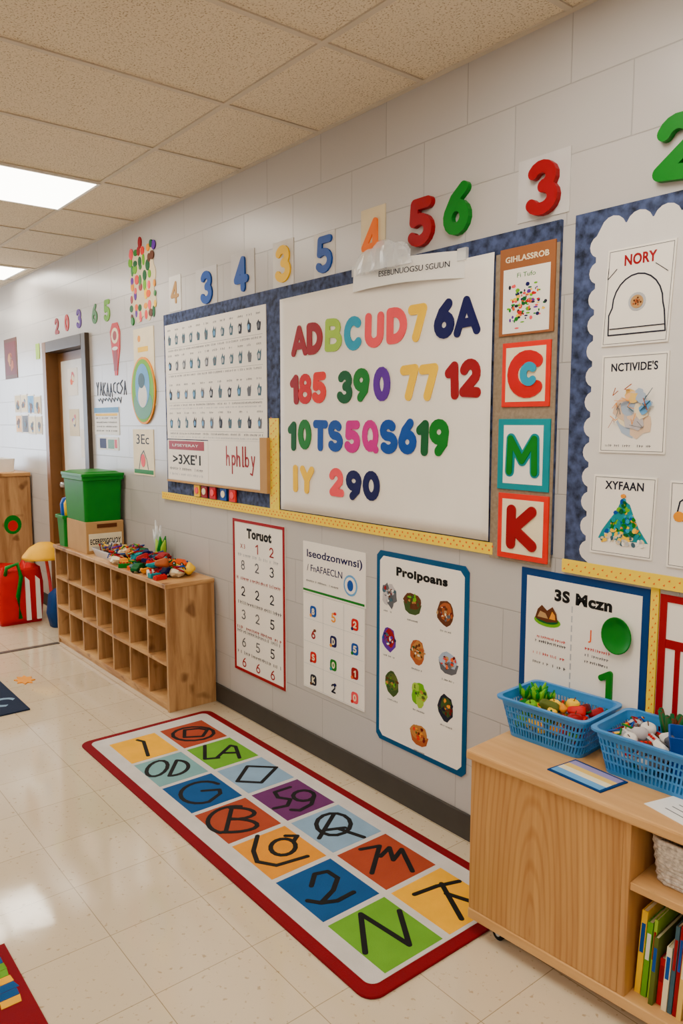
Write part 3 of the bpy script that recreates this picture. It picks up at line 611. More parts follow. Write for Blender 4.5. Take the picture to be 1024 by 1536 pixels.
MB(onwall(.005)).glyph('1',-1.225,.725,.095,'green',0,.008,w=.045,t=.2).done('number_cutout',label='green number one stuck on the food poster',cat='number cut-out')
t=thing('toy_plate',(-1.19,YW-.005,.84),'round green plastic toy plate fixed to the poster','toy plate')
b=MB(lambda a,bb,h:(-1.19+a*.048,YW-.005-h,.885+bb*.055)); n=28
rings=[[(r*math.cos(2*math.pi*i/n),r*math.sin(2*math.pi*i/n),h) for i in range(n)] for r,h in ((.5,0),(.8,.004),(1,.014),(1,.017),(.93,.016),(.75,.007),(.3,.005))]
b.loft(rings,'green',smooth=True); b.done('plate',t)
t=framed('lettered_poster',-1.068,-.72,.62,1.03,'crimson',.02,'white poster in thick red border with red bands','paper')
b=MB(onwall(.004)); b.rect(-1.05,-.74,.88,.905,0,.002,'crimson'); b.rect(-1.02,-1.005,.65,.88,0,.002,'crimson'); b.rect(-.98,-.78,.92,1.0,0,.001,'greypaper'); scrib(b,-.98,-.8,.84,.001,'ink',.012,3); scrib(b,-.98,-.8,.8,.001,'ink',.012,5); b.done('printed_panels',t)
# ---------------------------------------------------------------- far left wall decorations
t=thing('dot_art',(-4.35,YW,2.12),'irregular flower-like collage covered with rows of colourful dots','artwork')
R=random.Random(4); P=[]
for i in range(60):
    a=2*math.pi*i/60; q=1+.09*math.sin(9*a); P.append((-4.35+.165*q*max(-1,min(1,1.2*math.cos(a))),2.31+.20*q*max(-1,min(1,1.15*math.sin(a)))))
b=MB(onwall()); b.prism(P,-.001,.003,'cardtan'); b.done('backing_paper',t)
b=MB(onwall(.003)); q=0
for r in range(8):
    for k in range(6):
        if R.random()<.08: continue
        q+=1; b.ell(-4.50+k*.06+R.uniform(-.015,.015),2.14+r*.052+R.uniform(-.014,.014),R.uniform(.014,.03),R.uniform(.016,.034),0,.001+.00008*q,R.choice(['crimson','red','green','amber','orange','purple','brown','lime','dkgreen','yellow','pink','redorange']),12)
b.ell(-4.37,2.55,.022,.034,-.003,.004,'crimson',12); b.ell(-4.50,2.50,.02,.02,-.003,.005,'pink',12); b.ell(-4.22,2.52,.02,.022,-.003,.005,'dkgreen',12); b.ell(-4.5,2.11,.02,.024,-.003,.005,'green',12); b.done('dots',t)
t=sheet('yellow_paper',-4.50,-4.22,1.60,2.06,'pale yellow paper strip behind an oval picture',0,'cream',edge=False,cat='paper')
b=MB(onwall(.004)); b.ell(-4.42,2.0,.02,.02,0,.001,'amber',12); b.rect(-4.44,-4.3,1.92,1.95,0,.001,'yellow'); b.done('printed_mark',t)
t=thing('oval_picture',(-4.37,YW-.004,1.49),'oval picture with yellow and green rim and blue centre','picture')
b=MB(onwall(.004)); b.ell(-4.37,1.69,.165,.20,0,.008,'amber',32); b.done('frame',t)
b=MB(onwall(.012)); b.ell(-4.37,1.69,.152,.187,0,.001,'lime',32); b.ell(-4.37,1.61,.13,.09,.001,.0016,'green',24); b.ell(-4.37,1.72,.10,.13,.0016,.0022,'sky',28); b.ell(-4.37,1.66,.062,.07,.0022,.0028,'cardwhite',20); b.ell(-4.38,1.75,.045,.045,.0028,.0034,'slate',16); b.done('picture',t)
t=thing('figure_cutout',(-4.78,YW,1.80),'red and white balloon-like cut-out taped to the wall','cut-out')
b=MB(onwall()); b.prism([(-4.84,1.98),(-4.86,2.08),(-4.82,2.13),(-4.74,2.13),(-4.70,2.07),(-4.71,1.96),(-4.74,1.88),(-4.76,1.80),(-4.80,1.80),(-4.82,1.9)],-.001,.004,'red'); b.ell(-4.78,2.05,.055,.05,.004,.005,'cream',14); b.rect(-4.81,-4.75,1.83,1.96,.004,.005,'crimson'); b.ell(-4.78,2.05,.03,.03,.005,.006,'crimson',12); b.ell(-4.78,1.97,.045,.012,.005,.006,'white',12); b.done('figure',t)
b=MB(onwall()); R=random.Random(6)
for k in range(9):
    x=-5.12+k*.056; z=1.72+R.uniform(-.01,.01); S=random.Random(k).choice([[[(0,1),(0,-1)],[(0,0),(1,1)],[(0,0),(1,-1)]],[[(0,-1),(.5,1),(1,-1)],[(.2,-.2),(.8,-.2)]],[[(1,1),(0,.5),(1,-.2),(0,-1)]],[[(0,1),(.5,0),(1,1)],[(.5,0),(.4,-1)]],[[(1,.8),(.2,.6),(.1,-.5),(1,-.8)]]])
    kk=0
    for q in S: kk=b.stroke([(x+p[0]*.036,z+p[1]*.04) for p in q],.010,-.001,.002,'ink',k0=kk)
for k in range(8):
    x=-5.10+k*.05; b.stroke([(x,1.655),(x+.02,1.63+R.uniform(-.01,.02)),(x+.035,1.66)],.008,-.001,.002,'ink' if k%3 else 'slate')
b.done('lettering_strip',label='loose dark handwritten lettering strip on the wall',cat='lettering')
t=sheet('calendar_page',-5.17,-4.76,1.42,1.60,'white calendar page with blue header',0,'white',edge=False,cat='calendar')
b=MB(onwall(.004)); b.rect(-5.17,-4.76,1.565,1.60,0,.001,'sky'); b.rect(-5.15,-4.78,1.545,1.56,0,.001,'yellow'); [scrib(b,-5.14,-4.79,1.53-.028*k,.001,'grey',.01,k) for k in range(4)]; b.done('printing',t)
t=sheet('small_notice',-5.12,-4.78,1.32,1.405,'small white notice with red and blue pictures',0,'white',edge=False,cat='notice')
b=MB(onwall(.004)); b.rect(-5.09,-4.98,1.33,1.395,0,.001,'navy'); b.rect(-4.95,-4.85,1.33,1.39,0,.001,'green'); b.rect(-4.84,-4.8,1.335,1.39,0,.001,'red'); b.done('printing',t)
t=sheet('figure_card',-4.55,-4.26,1.18,1.46,'white card with an outlined drawing of figures',0,'cream',edge=False,cat='card')
b=MB(onwall(.004)); b.text('3Ec',-4.41,1.40,.06,'ink',0,.001,w=.18); b.stroke([(-4.47,1.22),(-4.44,1.30),(-4.40,1.33),(-4.36,1.28),(-4.34,1.22)],.008,0,.001,'grey'); b.ell(-4.41,1.27,.03,.04,.001,.002,'pink',12); b.rect(-4.54,-4.27,1.19,1.215,0,.0015,'green'); b.done('drawing',t)
for i,(x,z,ww,hh,m) in enumerate([(-6.9,1.66,.165,.155,'cardtan'),(-6.72,1.66,.165,.155,'cream'),(-6.54,1.65,.165,.155,'sky'),(-6.365,1.64,.155,.15,'cardtan'),(-6.89,1.49,.165,.155,'peach'),(-6.71,1.49,.165,.155,'grey'),(-6.53,1.48,.165,.155,'cream'),(-6.36,1.48,.15,.15,'cardtan')]):
    t=sheet('photo_print',x-ww/2,x+ww/2,z-hh/2,z+hh/2,'small photo print taped to the wall',0,'white',edge=False,cat='photo')
    t['group']='photo prints beside the door'
    b=MB(onwall(.004)); b.rect(x-ww*.45,x+ww*.45,z-hh*.44,z+hh*.44,0,.001,m); blobpic(b,x,z-.01,.06,['grey','brown','slate','sky','caramel'],.001,i,8); b.done('picture',t)
t=sheet('red_poster',-7.22,-6.86,1.88,2.22,'dark red-brown poster with orange and cream picture',0,'brown',edge=False)
b=MB(onwall(.004)); b.rect(-7.19,-6.89,1.91,2.19,0,.001,'darkred'); blobpic(b,-7.04,2.04,.1,['orangebrown','cream','brown','caramel'],.001,3,8); b.done('print',t)
b=MB(onwall()); b.rect(-6.36,-6.27,2.0,2.12,-.001,.004,'palelime'); b.done('sticky_note',label='small pale green note beside the door frame',cat='note')
for i,(x,z,m,m2) in enumerate([(-5.72,1.80,'paper','orange'),(-5.72,1.5,'cardtan','blue'),(-5.5,1.35,'paper','grey')]):
    t=thing('door_notice',(x,YW+.054,z-.1),'white notice taped to the door','notice','notices on the door')
    T=lambda a,bb,h:(a,YW+.054-h,bb)
    b=MB(T); b.rect(x-.1,x+.1,z-.1,z+.1,0,.002,m); b.done('sheet',t)
    b=MB(T); blobpic(b,x,z+.02,.06,[m2,'red','cream','grey'],.002,i+5,7); b.done('print',t)
# ---------------------------------------------------------------- cubby shelf
SX0,SX1,SY0,SY1,SH=-5.24,-3.55,1.71,1.987,.68
t=thing('cubby_shelf',((SX0+SX1)/2,(SY0+SY1)/2,0),'plywood cubby shelf unit with three rows of open compartments','shelf')
th=.02
MB().box(SX0-.005,SX1+.005,SY0-.008,SY1,SH-.024,SH,M_PLY).done('top_panel',t,bevel=.003)
for x in (SX0,SX1-th): MB().box(x,x+th,SY0,SY1,0,SH-.024,M_PLYV).done('side_panel',t,bevel=.002)
MB().box(SX0+th,SX1-th,SY1-.012,SY1,.03,SH-.024,M_PLYV).done('back_panel',t)
nr,ncol=3,7
zs=[.03,.245,.45]
for z in zs: MB().box(SX0+th,SX1-th,SY0,SY1-.012,z,z+th,M_PLY).done('shelf_board',t)
MB().box(SX0+th,SX1-th,SY0+.01,SY0+.03,0,.03,M_PLY).done('kick_board',t)
zt_=[.245,.45,SH-.024]
for r in range(3):
    for k in range(1,ncol):
        x=SX0+(SX1-SX0)*k/ncol
        MB().box(x-.008,x+.008,SY0+.002,SY1-.012,zs[r]+th,zt_[r],M_PLYV).done('divider',t)
def bin_(name,cx,cy,z0,z1,w0,d0,w1,d1,m,label,cat,lid=None,r=.02):
    t=thing(name,(cx,cy,z0),label,cat)
    b=MB()
    rings=[rring(cx,cy,w0,d0,r,z0),rring(cx,cy,w1,d1,r,z1-.025),rring(cx,cy,w1+.02,d1+.02,r,z1-.022),rring(cx,cy,w1+.02,d1+.02,r,z1),rring(cx,cy,w1-.01,d1-.01,r,z1),rring(cx,cy,w0-.012,d0-.012,r,z0+.008)]
    b.loft(rings,m); b.done('bin_body',t,bevel=.002)
    if lid:
        b=MB(); b.loft([rring(cx,cy,w1+.03,d1+.028,r,z1),rring(cx,cy,w1+.03,d1+.028,r,z1+.018),rring(cx,cy,w1-.02,d1-.02,r,z1+.022),rring(cx,cy,w1-.05,d1-.05,r,z1+.03)],lid); b.done('lid',t,bevel=.002)
    return t
t=thing('cardboard_box',(-4.86,1.86,SH),'tan cardboard box with white printed label on the shelf','box')
b=MB(); b.box(-5.03,-4.69,1.73,1.975,SH,SH+.2,'tan'); b.done('carton',t,bevel=.003)
b=MB(lambda a,bb,h:(-4.69+h,a,bb)); b.rect(1.745,1.96,SH+.02,SH+.125,0,.002,'cream'); b.text('ECERESSGCUOY',1.853,SH+.075,.035,'ink',.002,.003,w=.2,bold=.03); b.rect(1.8,1.93,SH+.16,SH+.185,0,.002,'brown')
b.done('label',t)
bin_('storage_bin',-4.87,1.85,SH+.2,SH+.485,.34,.235,.37,.25,'green','large green plastic storage bin with lid on a carton','storage bin','green')
bin_('small_bin',-5.125,1.775,SH,SH+.21,.12,.10,.15,.11,'green','small green plastic bin at the shelf end','storage bin')
t=thing('toy_figure',(-5.125,1.775,SH+.01),'blue and yellow toy pieces standing in a small bin','toy')
b=MB(); b.lathe([(.02,SH+.01),(.032,SH+.1),(.042,SH+.22),(.045,SH+.28),(.03,SH+.32),(.0,SH+.33)],-5.13,1.77,'blue',14); b.done('body',t)
b=MB(); b.lathe([(.0,SH+.2),(.015,SH+.21),(.018,SH+.29),(.0,SH+.32)],-5.082,1.75,'yellow',12); b.done('knob',t)
b=MB(); w=b.loft([rring(-5.16,1.92,.11,.11,.015,SH),rring(-5.16,1.92,.11,.11,.015,SH+.45),rring(-5.16,1.92,.13,.13,.015,SH+.46),rring(-5.16,1.92,.13,.13,.015,SH+.49)],C['plastic']); b.done('clear_container',label='tall clear plastic container behind the green bin',cat='container')
# ---------------------------------------------------------------- toy prototypes
def p_banana():
    t=thing('toy_banana',(0,0,0),'yellow plastic toy banana','toy fruit')
    pts=[];rd=[]
    for i in range(10):
        f=i/9; a=-1.0+2.0*f; pts.append((.07*math.sin(a),0,.045-.07*math.cos(a)*.6+.012)); rd.append(.015*math.sin(math.pi*(.12+.76*f))+.002)
    MB().tube(pts,rd,'yellow').done('fruit',t); MB().tube([pts[-1],(pts[-1][0]+.012,0,pts[-1][2]+.012)],[.004,.003],'brown',8).done('stem',t); return t
def p_apple():
    t=thing('toy_apple',(0,0,0),'round red plastic toy apple','toy fruit')
    MB().lathe([(.003,.003),(.016,.0),(.027,.01),(.031,.025),(.028,.04),(.018,.048),(.006,.045),(.001,.041)],0,0,'red',18).done('fruit',t)
    MB().tube([(0,0,.042),(.003,0,.052),(.007,0,.06)],[.002,.002,.0025],'brown',6).done('stem',t); return t
def p_pepper():
    t=thing('toy_pepper',(0,0,0),'green plastic toy pepper','toy vegetable')
    b=MB(); rings=[]
    for k,(r,x) in enumerate([(.004,-.04),(.014,-.035),(.019,-.02),(.022,0),(.026,.02),(.022,.034),(.008,.038)]):
        rings.append([(x,r*(1+.12*math.cos(4*a))*math.cos(a),.026+r*(1+.12*math.cos(4*a))*math.sin(a)) for a in [2*math.pi*i/20 for i in range(20)]])
    b.loft(rings,'green',smooth=True); b.done('fruit',t); MB().tube([(.036,0,.026),(.05,0,.03),(.058,0,.038)],[.005,.004,.005],'dkgreen',8).done('stem',t); return t
def p_block():
    t=thing('toy_block',(0,0,0),'plastic toy building block with studs','toy block')
    MB().box(-.032,.032,-.016,.016,0,.02,'red').done('brick',t,bevel=.001)
    for i in range(4): MB().lathe([(.0055,.019),(.0055,.025),(0,.025)],-.024+.016*i,0,'red',10,smooth=False).done('stud',t)
    return t
def p_car():
    t=thing('toy_car',(0,0,0),'small plastic toy car','toy car')
    MB(lambda a,bb,h:(a,h,bb)).prism([(-.045,.01),(.045,.01),(.046,.024),(.026,.028),(.014,.042),(-.022,.042),(-.034,.028),(-.046,.025)],-.02,.02,'blue').done('body',t,bevel=.003)
    for x in (-.026,.026):
        for y in (-.022,.016): 
            b=MB(lambda a,bb,h,x=x,y=y:(x+a,y+h,.011+bb)); b.ell(0,0,.011,.011,0,.006,'black',14); b.ell(0,0,.005,.005,-.0005,.0065,'ltgrey',10); b.done('wheel',t)
    return t
def p_leaf():
    t=thing('toy_greens',(0,0,0),'leafy green plastic toy vegetable','toy vegetable')
    b=MB()
    for k in range(9):
        a=k*.7; r=.03
        b.tube([(0,0,.01),(r*.5*math.cos(a),r*.5*math.sin(a),.03),(r*math.cos(a),r*math.sin(a),.045+.008*(k%3))],[.004,.010,.003],'lime' if k%2 else 'green',7)
    b.done('leaves',t); MB().tube([(0,0,0),(0,0,.02)],[.01,.008],'cream',8).done('stalk',t); return t
def p_wad():
    t=thing('craft_wad',(0,0,0),'crumpled patterned paper craft wad','craft paper')
    R=random.Random(77); b=MB(); rings=[]
    for k in range(7):
        f=-1+2*k/6; rr=.032*math.sqrt(max(.02,1-f*f))
        rings.append([(rr*R.uniform(.7,1.3)*math.cos(a),rr*R.uniform(.7,1.3)*math.sin(a),.022+.022*f+R.uniform(-.003,.003)*(abs(f)<.9)) for a in [2*math.pi*i/12 for i in range(12)]])
    b.loft(rings,'washpeach'); b.done('paper',t)
    b=MB()
    for k in range(5): b.tube([(R.uniform(-.02,.02),R.uniform(-.02,.02),.045),(R.uniform(-.04,.04),R.uniform(-.04,.04),.05),(R.uniform(-.05,.05),R.uniform(-.04,.04),.03)],.004,['red','yellow','blue','green','crimson'][k],6)
    b.done('ribbon',t); return t
protos={'banana':p_banana(),'apple':p_apple(),'pepper':p_pepper(),'block':p_block(),'car':p_car(),'greens':p_leaf(),'wad':p_wad()}
used=set()
PART={'banana':'fruit','apple':'fruit','pepper':'fruit','block':'brick','car':'body','greens':'stalk','wad':'paper'}
def put(kind,loc,rot=(0,0,0),scale=1,mat=None,label=None,group=None):
    p=protos[kind]
    if kind not in used and not mat:
        used.add(kind); p.location=loc; p.rotation_euler=rot; p.scale=(scale,)*3; r=p
    else: r=dup(p,loc,rot,scale,None,mat,PART[kind])
    if label: r['label']=label
    if group: r['group']=group
    return r
CN={'dkgreen':'dark green','cardwhite':'white','greypaper':'grey','ltgrey':'grey','washpeach':'peach','redorange':'orange red','washblue':'pale blue','sky':'light blue','palelime':'pale green','cardtan':'tan','washgrey':'pale grey','darkred':'dark red','washyellow':'pale yellow'}
names={'apple':'round %s plastic toy fruit','car':'small %s plastic toy car','block':'%s plastic toy block with studs','pepper':'%s plastic toy pepper','banana':'%s plastic toy banana','greens':'leafy %s plastic toy vegetable','wad':'crumpled %s paper craft wad with ribbons'}
def nm(k,m):
    m=m or {'banana':'yellow','apple':'red','car':'blue','wad':'peach'}.get(k,'green')
    return names[k]%CN.get(m,m)
R=random.Random(12); g='toys piled on the cubby shelf'
pile=[('wad',None),('car','darkred'),('block','yellow'),('wad','cream'),('pepper','olive'),('block','blue'),('car','amber'),('banana',None),('wad','darkred'),('block','green'),('pepper','crimson'),('car',None),('block','orange'),('apple','caramel'),('greens',None),('wad','slate'),('block','crimson'),('pepper','orangebrown'),('car','dkgreen'),('wad','washyellow'),('block','navy'),('banana','amber'),('car','orange'),('wad','crimson'),('block','white'),('car','crimson'),('wad','brown'),('block','teal'),('car','navy'),('wad','amber'),('block','red'),('wad','cardtan'),('pepper','yellow')]
for i,(k,m) in enumerate(pile):
    row=i%3; lx=-4.31+(i//3)*.062+R.uniform(-.01,.01); ly=1.75+.085*row+R.uniform(-.012,.012)
    put(k,(lx,ly,SH+.001),(0,0,R.uniform(0,6)),R.uniform(.95,1.25),m,nm(k,m),g)
for i in range(18):
    k,m=pile[(i*5+3)%len(pile)]; m=m or 'teal'
    put(k,(-4.25+(i//2)*.064,1.79+.085*(i%2)+R.uniform(-.01,.01),SH+.042+R.uniform(0,.012)),(R.uniform(-.4,.4),R.uniform(-.4,.4),R.uniform(0,6)),R.uniform(.85,1.1),m,nm(k,m),g)
t=thing('craft_tray',(-4.5,1.84,SH),'low wire tray filled with grey and brown craft scraps','tray')
b=MB(); b.loft([rring(-4.5,1.84,.26,.17,.02,SH),rring(-4.5,1.84,.3,.2,.02,SH+.05),rring(-4.5,1.84,.29,.19,.02,SH+.05),rring(-4.5,1.84,.25,.16,.02,SH+.006)],'silver'); b.done('tray',t)
b=MB()
for i in range(46):
    x=-4.5+R.uniform(-.12,.12);y=1.84+R.uniform(-.07,.07); b.tube([(x,y,SH+.03),(x+R.uniform(-.04,.04),y+R.uniform(-.03,.03),SH+R.uniform(.05,.09)),(x+R.uniform(-.05,.05),y+R.uniform(-.04,.04),SH+R.uniform(.04,.08))],.006,R.choice(['tan','brown','grey','purple','cream','cardtan','ltgrey','orangebrown','red','yellow']),6)
b.done('craft_scraps',t)
t=thing('paper_plant',(-4.08,1.94,SH),'green and white folded paper plant standing on shelf','paper plant')
b=MB()
for k in range(6):
    a=k*1.05; b.tube([(-4.08,1.94,SH),(-4.08+.02*math.cos(a),1.94+.01*math.sin(a),SH+.09),(-4.08+.055*math.cos(a),1.94+.02*math.sin(a),SH+.15+.02*(k%2))],[.012,.022,.003],'green' if k%2 else 'palelime',8)
b.done('leaves',t)
b=MB()
for k in range(5):
    a=k*1.3; b.tube([(-4.13,1.945,SH+.02),(-4.13+.015*math.cos(a),1.945+.008*math.sin(a),SH+.13),(-4.13+.05*math.cos(a),1.945+.015*math.sin(a),SH+.2+.025*(k%3))],[.012,.016,.004],'plastic',8)
b.done('paper_twist',t)
b=MB(); b.lathe([(.04,.47),(.05,.5),(.045,.6),(.02,.62)],-4.0,1.86,'black',14); b.done('black_jar',label='dark jar standing inside a cubby compartment',cat='jar')
# ---------------------------------------------------------------- alphabet rug
RZ=.008
def rp_(x0,x1,y0,y1,r,z,n=6): return [(p[0],p[1]) for p in rring((x0+x1)/2,(y0+y1)/2,x1-x0,y1-y0,r,0,n)]
t=thing('alphabet_rug',(-2.43,1.54,0),'long classroom rug with coloured letter squares and dark red border','rug')
b=MB(); rx0,rx1,ry0,ry1=-3.455,-1.375,1.20,1.885
b.prism(rp_(rx0,rx1,ry0,ry1,.05,0),0,RZ,'rugred'); b.done('border',t,bevel=.003)
b=MB(); b.prism(rp_(rx0+.035,rx1-.04,ry0+.04,ry1-.04,.03,0),RZ,RZ+.001,'rugwhite')
LC=['rugyellow','rugteal','rugblue','rust','rugamber','rugblue','ruggreen']; RC=['rust','ruggreen','rugsky','rugpurple','rugsky','rust','rugyellow']
rt=(.627,.779); fd=(-.779,.627)
circ=arcp
GL=[ [[(-.3,.38),(-.1,.3),(.25,-.4)]],
 [circ(-.35,0,.25,.35),[(.05,-.3),(.05,.35)],circ(.05,.02,.38,.34,90,-90)],
 [circ(.0,.0,.5,.42,50,300)+[(.45,-.05),(.4,.1),(.0,.05)]],
 [circ(-.1,0,.55,.46,80,250),[(-.2,.42),(-.18,-.42)],circ(-.15,.2,.5,.2,100,-90,10)+circ(-.15,-.2,.62,.22,90,-100,10)],
 [[(-.5,.45),(-.52,.0),(-.4,-.3),(.0,-.4),(.6,-.15)],circ(.08,.12,.26,.24,40,400,16)+[(.35,.45),(.1,.45)]],
 [[(-.3,.05),(-.25,.35),(.0,.42),(.2,.25),(.12,-.05),(-.1,-.35)],[(-.35,-.3),(-.1,-.35),(.2,-.3),(.5,-.1)]],
 [[(-.35,-.4),(-.4,.38),(.4,-.25),(.3,.45)]]]
GR=[ [circ(0,0,.58,.38),[(-.3,.2),(.1,.28),(.35,.2),(.3,-.15),(-.2,-.2),(-.3,.2)]],
 [[(-.55,.35),(-.4,-.3),(-.05,-.25)],[(-.1,-.25),(.15,.35),(.3,.3),(.5,-.25)],[(.0,-.02),(.4,.0)]],
 [[(-.25,.35),(.5,.3),(.2,-.35),(-.4,-.3),(-.25,.35)]],
 [[(-.1,.45),(-.45,.25),(-.35,.05),(-.05,-.02),(-.1,-.25),(-.4,-.35)],circ(.25,.12,.25,.2,0,360,12)+[(.5,.1),(.45,-.2),(.2,-.42),(.0,-.4)]],
 [circ(-.05,.1,.38,.36),[(-.05,.42),(-.35,-.35)],[(-.25,-.1),(.2,-.02)],[(.05,-.05),(.6,-.32)]],
 [[(-.5,.3),(-.1,.4),(-.3,-.35)],[(-.1,.1),(.1,.35),(.15,.0),(.35,.3),(.5,-.3)]],
 [[(-.55,.1),(-.1,.3),(.35,.42)],[(.0,.36),(.22,-.45)],[(.05,.12),(.6,-.12)]]]
for col,(cy,CC,GG) in enumerate([(1.415,LC,GL),(1.67,RC,GR)]):
    for r in range(7):
        xc=-3.215+r*.2765
        b.rect(xc-.127,xc+.127,cy-.113,cy+.113,RZ+.001,RZ+.0016,CC[r]); k=0
        for st in GG[r]:
            P=[(xc+(p[0]*rt[0]*.17+p[1]*fd[0]*.22),cy+(p[0]*rt[1]*.17+p[1]*fd[1]*.22)) for p in st]
            k=b.stroke(P,.0175,RZ+.0016,RZ+.002,'black',k0=k)
b.done('printed_field',t)
t=thing('play_rug',(-1.6,-.3,0),'dark red play rug with bright coloured centre blocks','rug')
b=MB(); b.rect(-2.21,-1.0,-.9,.53,0,RZ,'rugred'); b.done('border',t)
b=MB(); cl=['rugblue','rugyellow','ruggreen','rugteal','rugyellow','rugblue']; R2=random.Random(3)
for i in range(8):
    for j in range(24):
        x=-2.185+i*.03; y=.505-j*.055; q=R2.uniform(-.008,.008)
        b.prism([(x,y),(x+.028,y+q),(x+.028,y-.05+q),(x,y-.05)],RZ,RZ+.001,R2.choice(cl))
b.done('printed_field',t)
t=thing('floor_mat',(-4.6,.75,0),'dark navy floor mat with pale lettering','mat')
b=MB(); b.rect(-5.05,-4.05,.35,1.16,0,RZ,'rugnavy'); b.done('mat',t); b=MB(); b.text('abc',-4.35,.98,.2,'rugsky',RZ,RZ+.001,rot=.9); b.done('printed_mark',t)
b=MB(); P=[]
for i in range(16):
    a=2*math.pi*i/16; r=.035+.02*(i%2); P.append((-4.55+r*1.6*math.cos(a),1.28+r*math.sin(a)))
b.prism(P,0,.006,'amber'); b.done('paper_star',label='small yellow paper scrap on the floor',cat='paper scrap')
# ---------------------------------------------------------------- oak cabinet
ang=math.radians(3.5); CX,CY=-1.41,1.615
def TC(a,bb,h): return (CX+a*math.cos(ang)-bb*math.sin(ang),CY+a*math.sin(ang)+bb*math.cos(ang),h)
def cab(): return MB(TC)
t=thing('storage_cabinet',(CX+.4,CY+.18,0),'low oak laminate storage cabinet on casters with open shelves','cabinet')
Lc,Dc=.95,.325; z0,z1=.062,.567
cab().box(-.012,Lc,-.012,Dc,z1-.028,z1,M_OAKH).done('top_panel',t,bevel=.006)
cab().box(0,.02,.012,Dc,z0,z1-.028,M_OAK).done('side_panel',t)
cab().box(Lc-.02,Lc,0,Dc,z0,z1-.028,M_OAK).done('side_panel',t)
cab().box(.0,.465,0,.012,z0+.02,z1-.028,M_OAK).done('front_panel',t,bevel=.002)
cab().box(.465,.485,.0,Dc,z0,z1-.028,M_OAK).done('divider',t,bevel=.002)
cab().box(.0,Lc,-.004,Dc,z0-.01,z0+.02,M_OAKH).done('bottom_panel',t,bevel=.003)
cab().box(.485,Lc-.02,.005,Dc,.365,.385,M_OAKH).done('shelf_board',t,bevel=.002)
cab().box(.02,Lc-.02,Dc-.01,Dc,z0+.02,z1-.028,M_OAK).done('back_panel',t)
for a,bb in ((.08,.05),(Lc-.08,.05),(.08,Dc-.06),(Lc-.08,Dc-.06)):
    x,y,_=TC(a,bb,0); b=MB(lambda p,q,h:(x+p,y+h,.02+q)); b.ell(0,0,.0199,.0199,-.012,.012,'black',16); b.ell(0,0,.008,.008,-.014,.014,'silver',10); b.done('caster',t)
    MB().box(x-.012,x+.012,y-.017,y+.017,.034,z0-.01,'black').done('caster_bracket',t)
def basket(cx,cy,z,w0,d0,w1,d1,h,m,label,rot=ang):
    t=thing('storage_basket',(cx,cy,z),label,'basket')
    def ring(f,off=0): return rring(cx,cy,w0+(w1-w0)*f+off,d0+(d1-d0)*f+off,.025,z+h*f,5,rot)
    b=MB(); b.loft([ring(0),[(p[0],p[1],p[2]+.004) for p in ring(0)]],m); b.done('base',t)
    b=MB()
    for f0,f1 in ((0,.1),(.28,.33),(.48,.53),(.66,.70),(.82,1.0)):
        o0,o1=ring(f0),ring(f1); i0,i1=ring(f0,-.006),ring(f1,-.006); b.loft([i0,o0,o1,i1,i0],m,False,False)
    n=len(ring(0)); 
    def per(f,u,off):
        R_=ring(f,off); L_=[math.dist(R_[i],R_[(i+1)%n]) for i in range(n)]; tot=sum(L_); d=u*tot
        for i in range(n):
            if d<=L_[i]: 
                q=d/L_[i]; a,c_=R_[i],R_[(i+1)%n]; return tuple(a[k]+(c_[k]-a[k])*q for k in range(3))
            d-=L_[i]
        return R_[0]
    nr=84
    for k in range(nr):
        u0=k/nr; u1=u0+.42/nr
        V=[per(.05,u0,-.0008),per(.05,u1,-.0008),per(.88,u1,-.0008),per(.88,u0,-.0008),per(.05,u0,-.005),per(.05,u1,-.005),per(.88,u1,-.005),per(.88,u0,-.005)]
        b.add(V,[(0,1,2,3),(7,6,5,4),(0,4,5,1),(3,2,6,7),(1,5,6,2),(0,3,7,4)],m)
    b.done('lattice_wall',t)
    b=MB(); b.loft([ring(.97,-.006),ring(.97,.018),[(p[0],p[1],p[2]+.004) for p in ring(1,.018)],[(p[0],p[1],p[2]+.004) for p in ring(1,-.006)],ring(.97,-.006)],m,False,False); b.done('rim',t,bevel=.001)
    return t
basket(-1.30,1.868,z1,.24,.16,.285,.205,.118,'basket','blue plastic lattice basket filled with toy fruit on cabinet')
basket(-.965,1.875,z1,.27,.165,.32,.205,.118,'basket','blue plastic lattice basket with grey and red toys')
g='toys in the blue baskets'
# jumbled heaps: smaller pieces in three layers, yellow-green to red along the basket
kinds=['pepper','apple','block','pepper','banana','apple','block','greens']
def heap(x0,x1,y0,y1,cols,nxk,nyk,sc,zs_,kk):
    for L_,zz in enumerate(zs_):
        for i in range(nxk):
            for j in range(nyk):
                f=(i+.5)/nxk; k=kk[(i*3+j*5+L_*2)%len(kk)]; m=cols[min(len(cols)-1,int(f*len(cols)))]; m=m[(i+j+L_)%len(m)]
                put(k,(x0+(x1-x0)*f+R.uniform(-.008,.008),y0+(y1-y0)*(j+.5)/nyk+R.uniform(-.008,.008),z1+zz+R.uniform(0,.008)),(R.uniform(-.5,.5),R.uniform(-.5,.5),R.uniform(0,6)),sc*R.uniform(.85,1.1),m,nm(k,m),g)
heap(-1.405,-1.19,1.80,1.93,[['lime','green'],['lime','yellow'],['yellow','olive'],['yellow','amber'],['red','darkred'],['crimson','red']],6,3,.68,(.03,.08),kinds)
for x,y,m in ((-1.40,1.84,'lime'),(-1.385,1.89,'lime'),(-1.36,1.85,'lime')): put('greens',(x,y,z1+.09),(R.uniform(-.3,.3),R.uniform(-.3,.3),R.uniform(0,6)),.85,m,nm('greens',m),g)
heap(-1.09,-.95,1.81,1.94,[['cardwhite','ltgrey'],['greypaper','washgrey'],['ltgrey','brown'],['cardwhite','grey']],4,3,.68,(.03,.08),['apple','pepper','wad','block','car'])
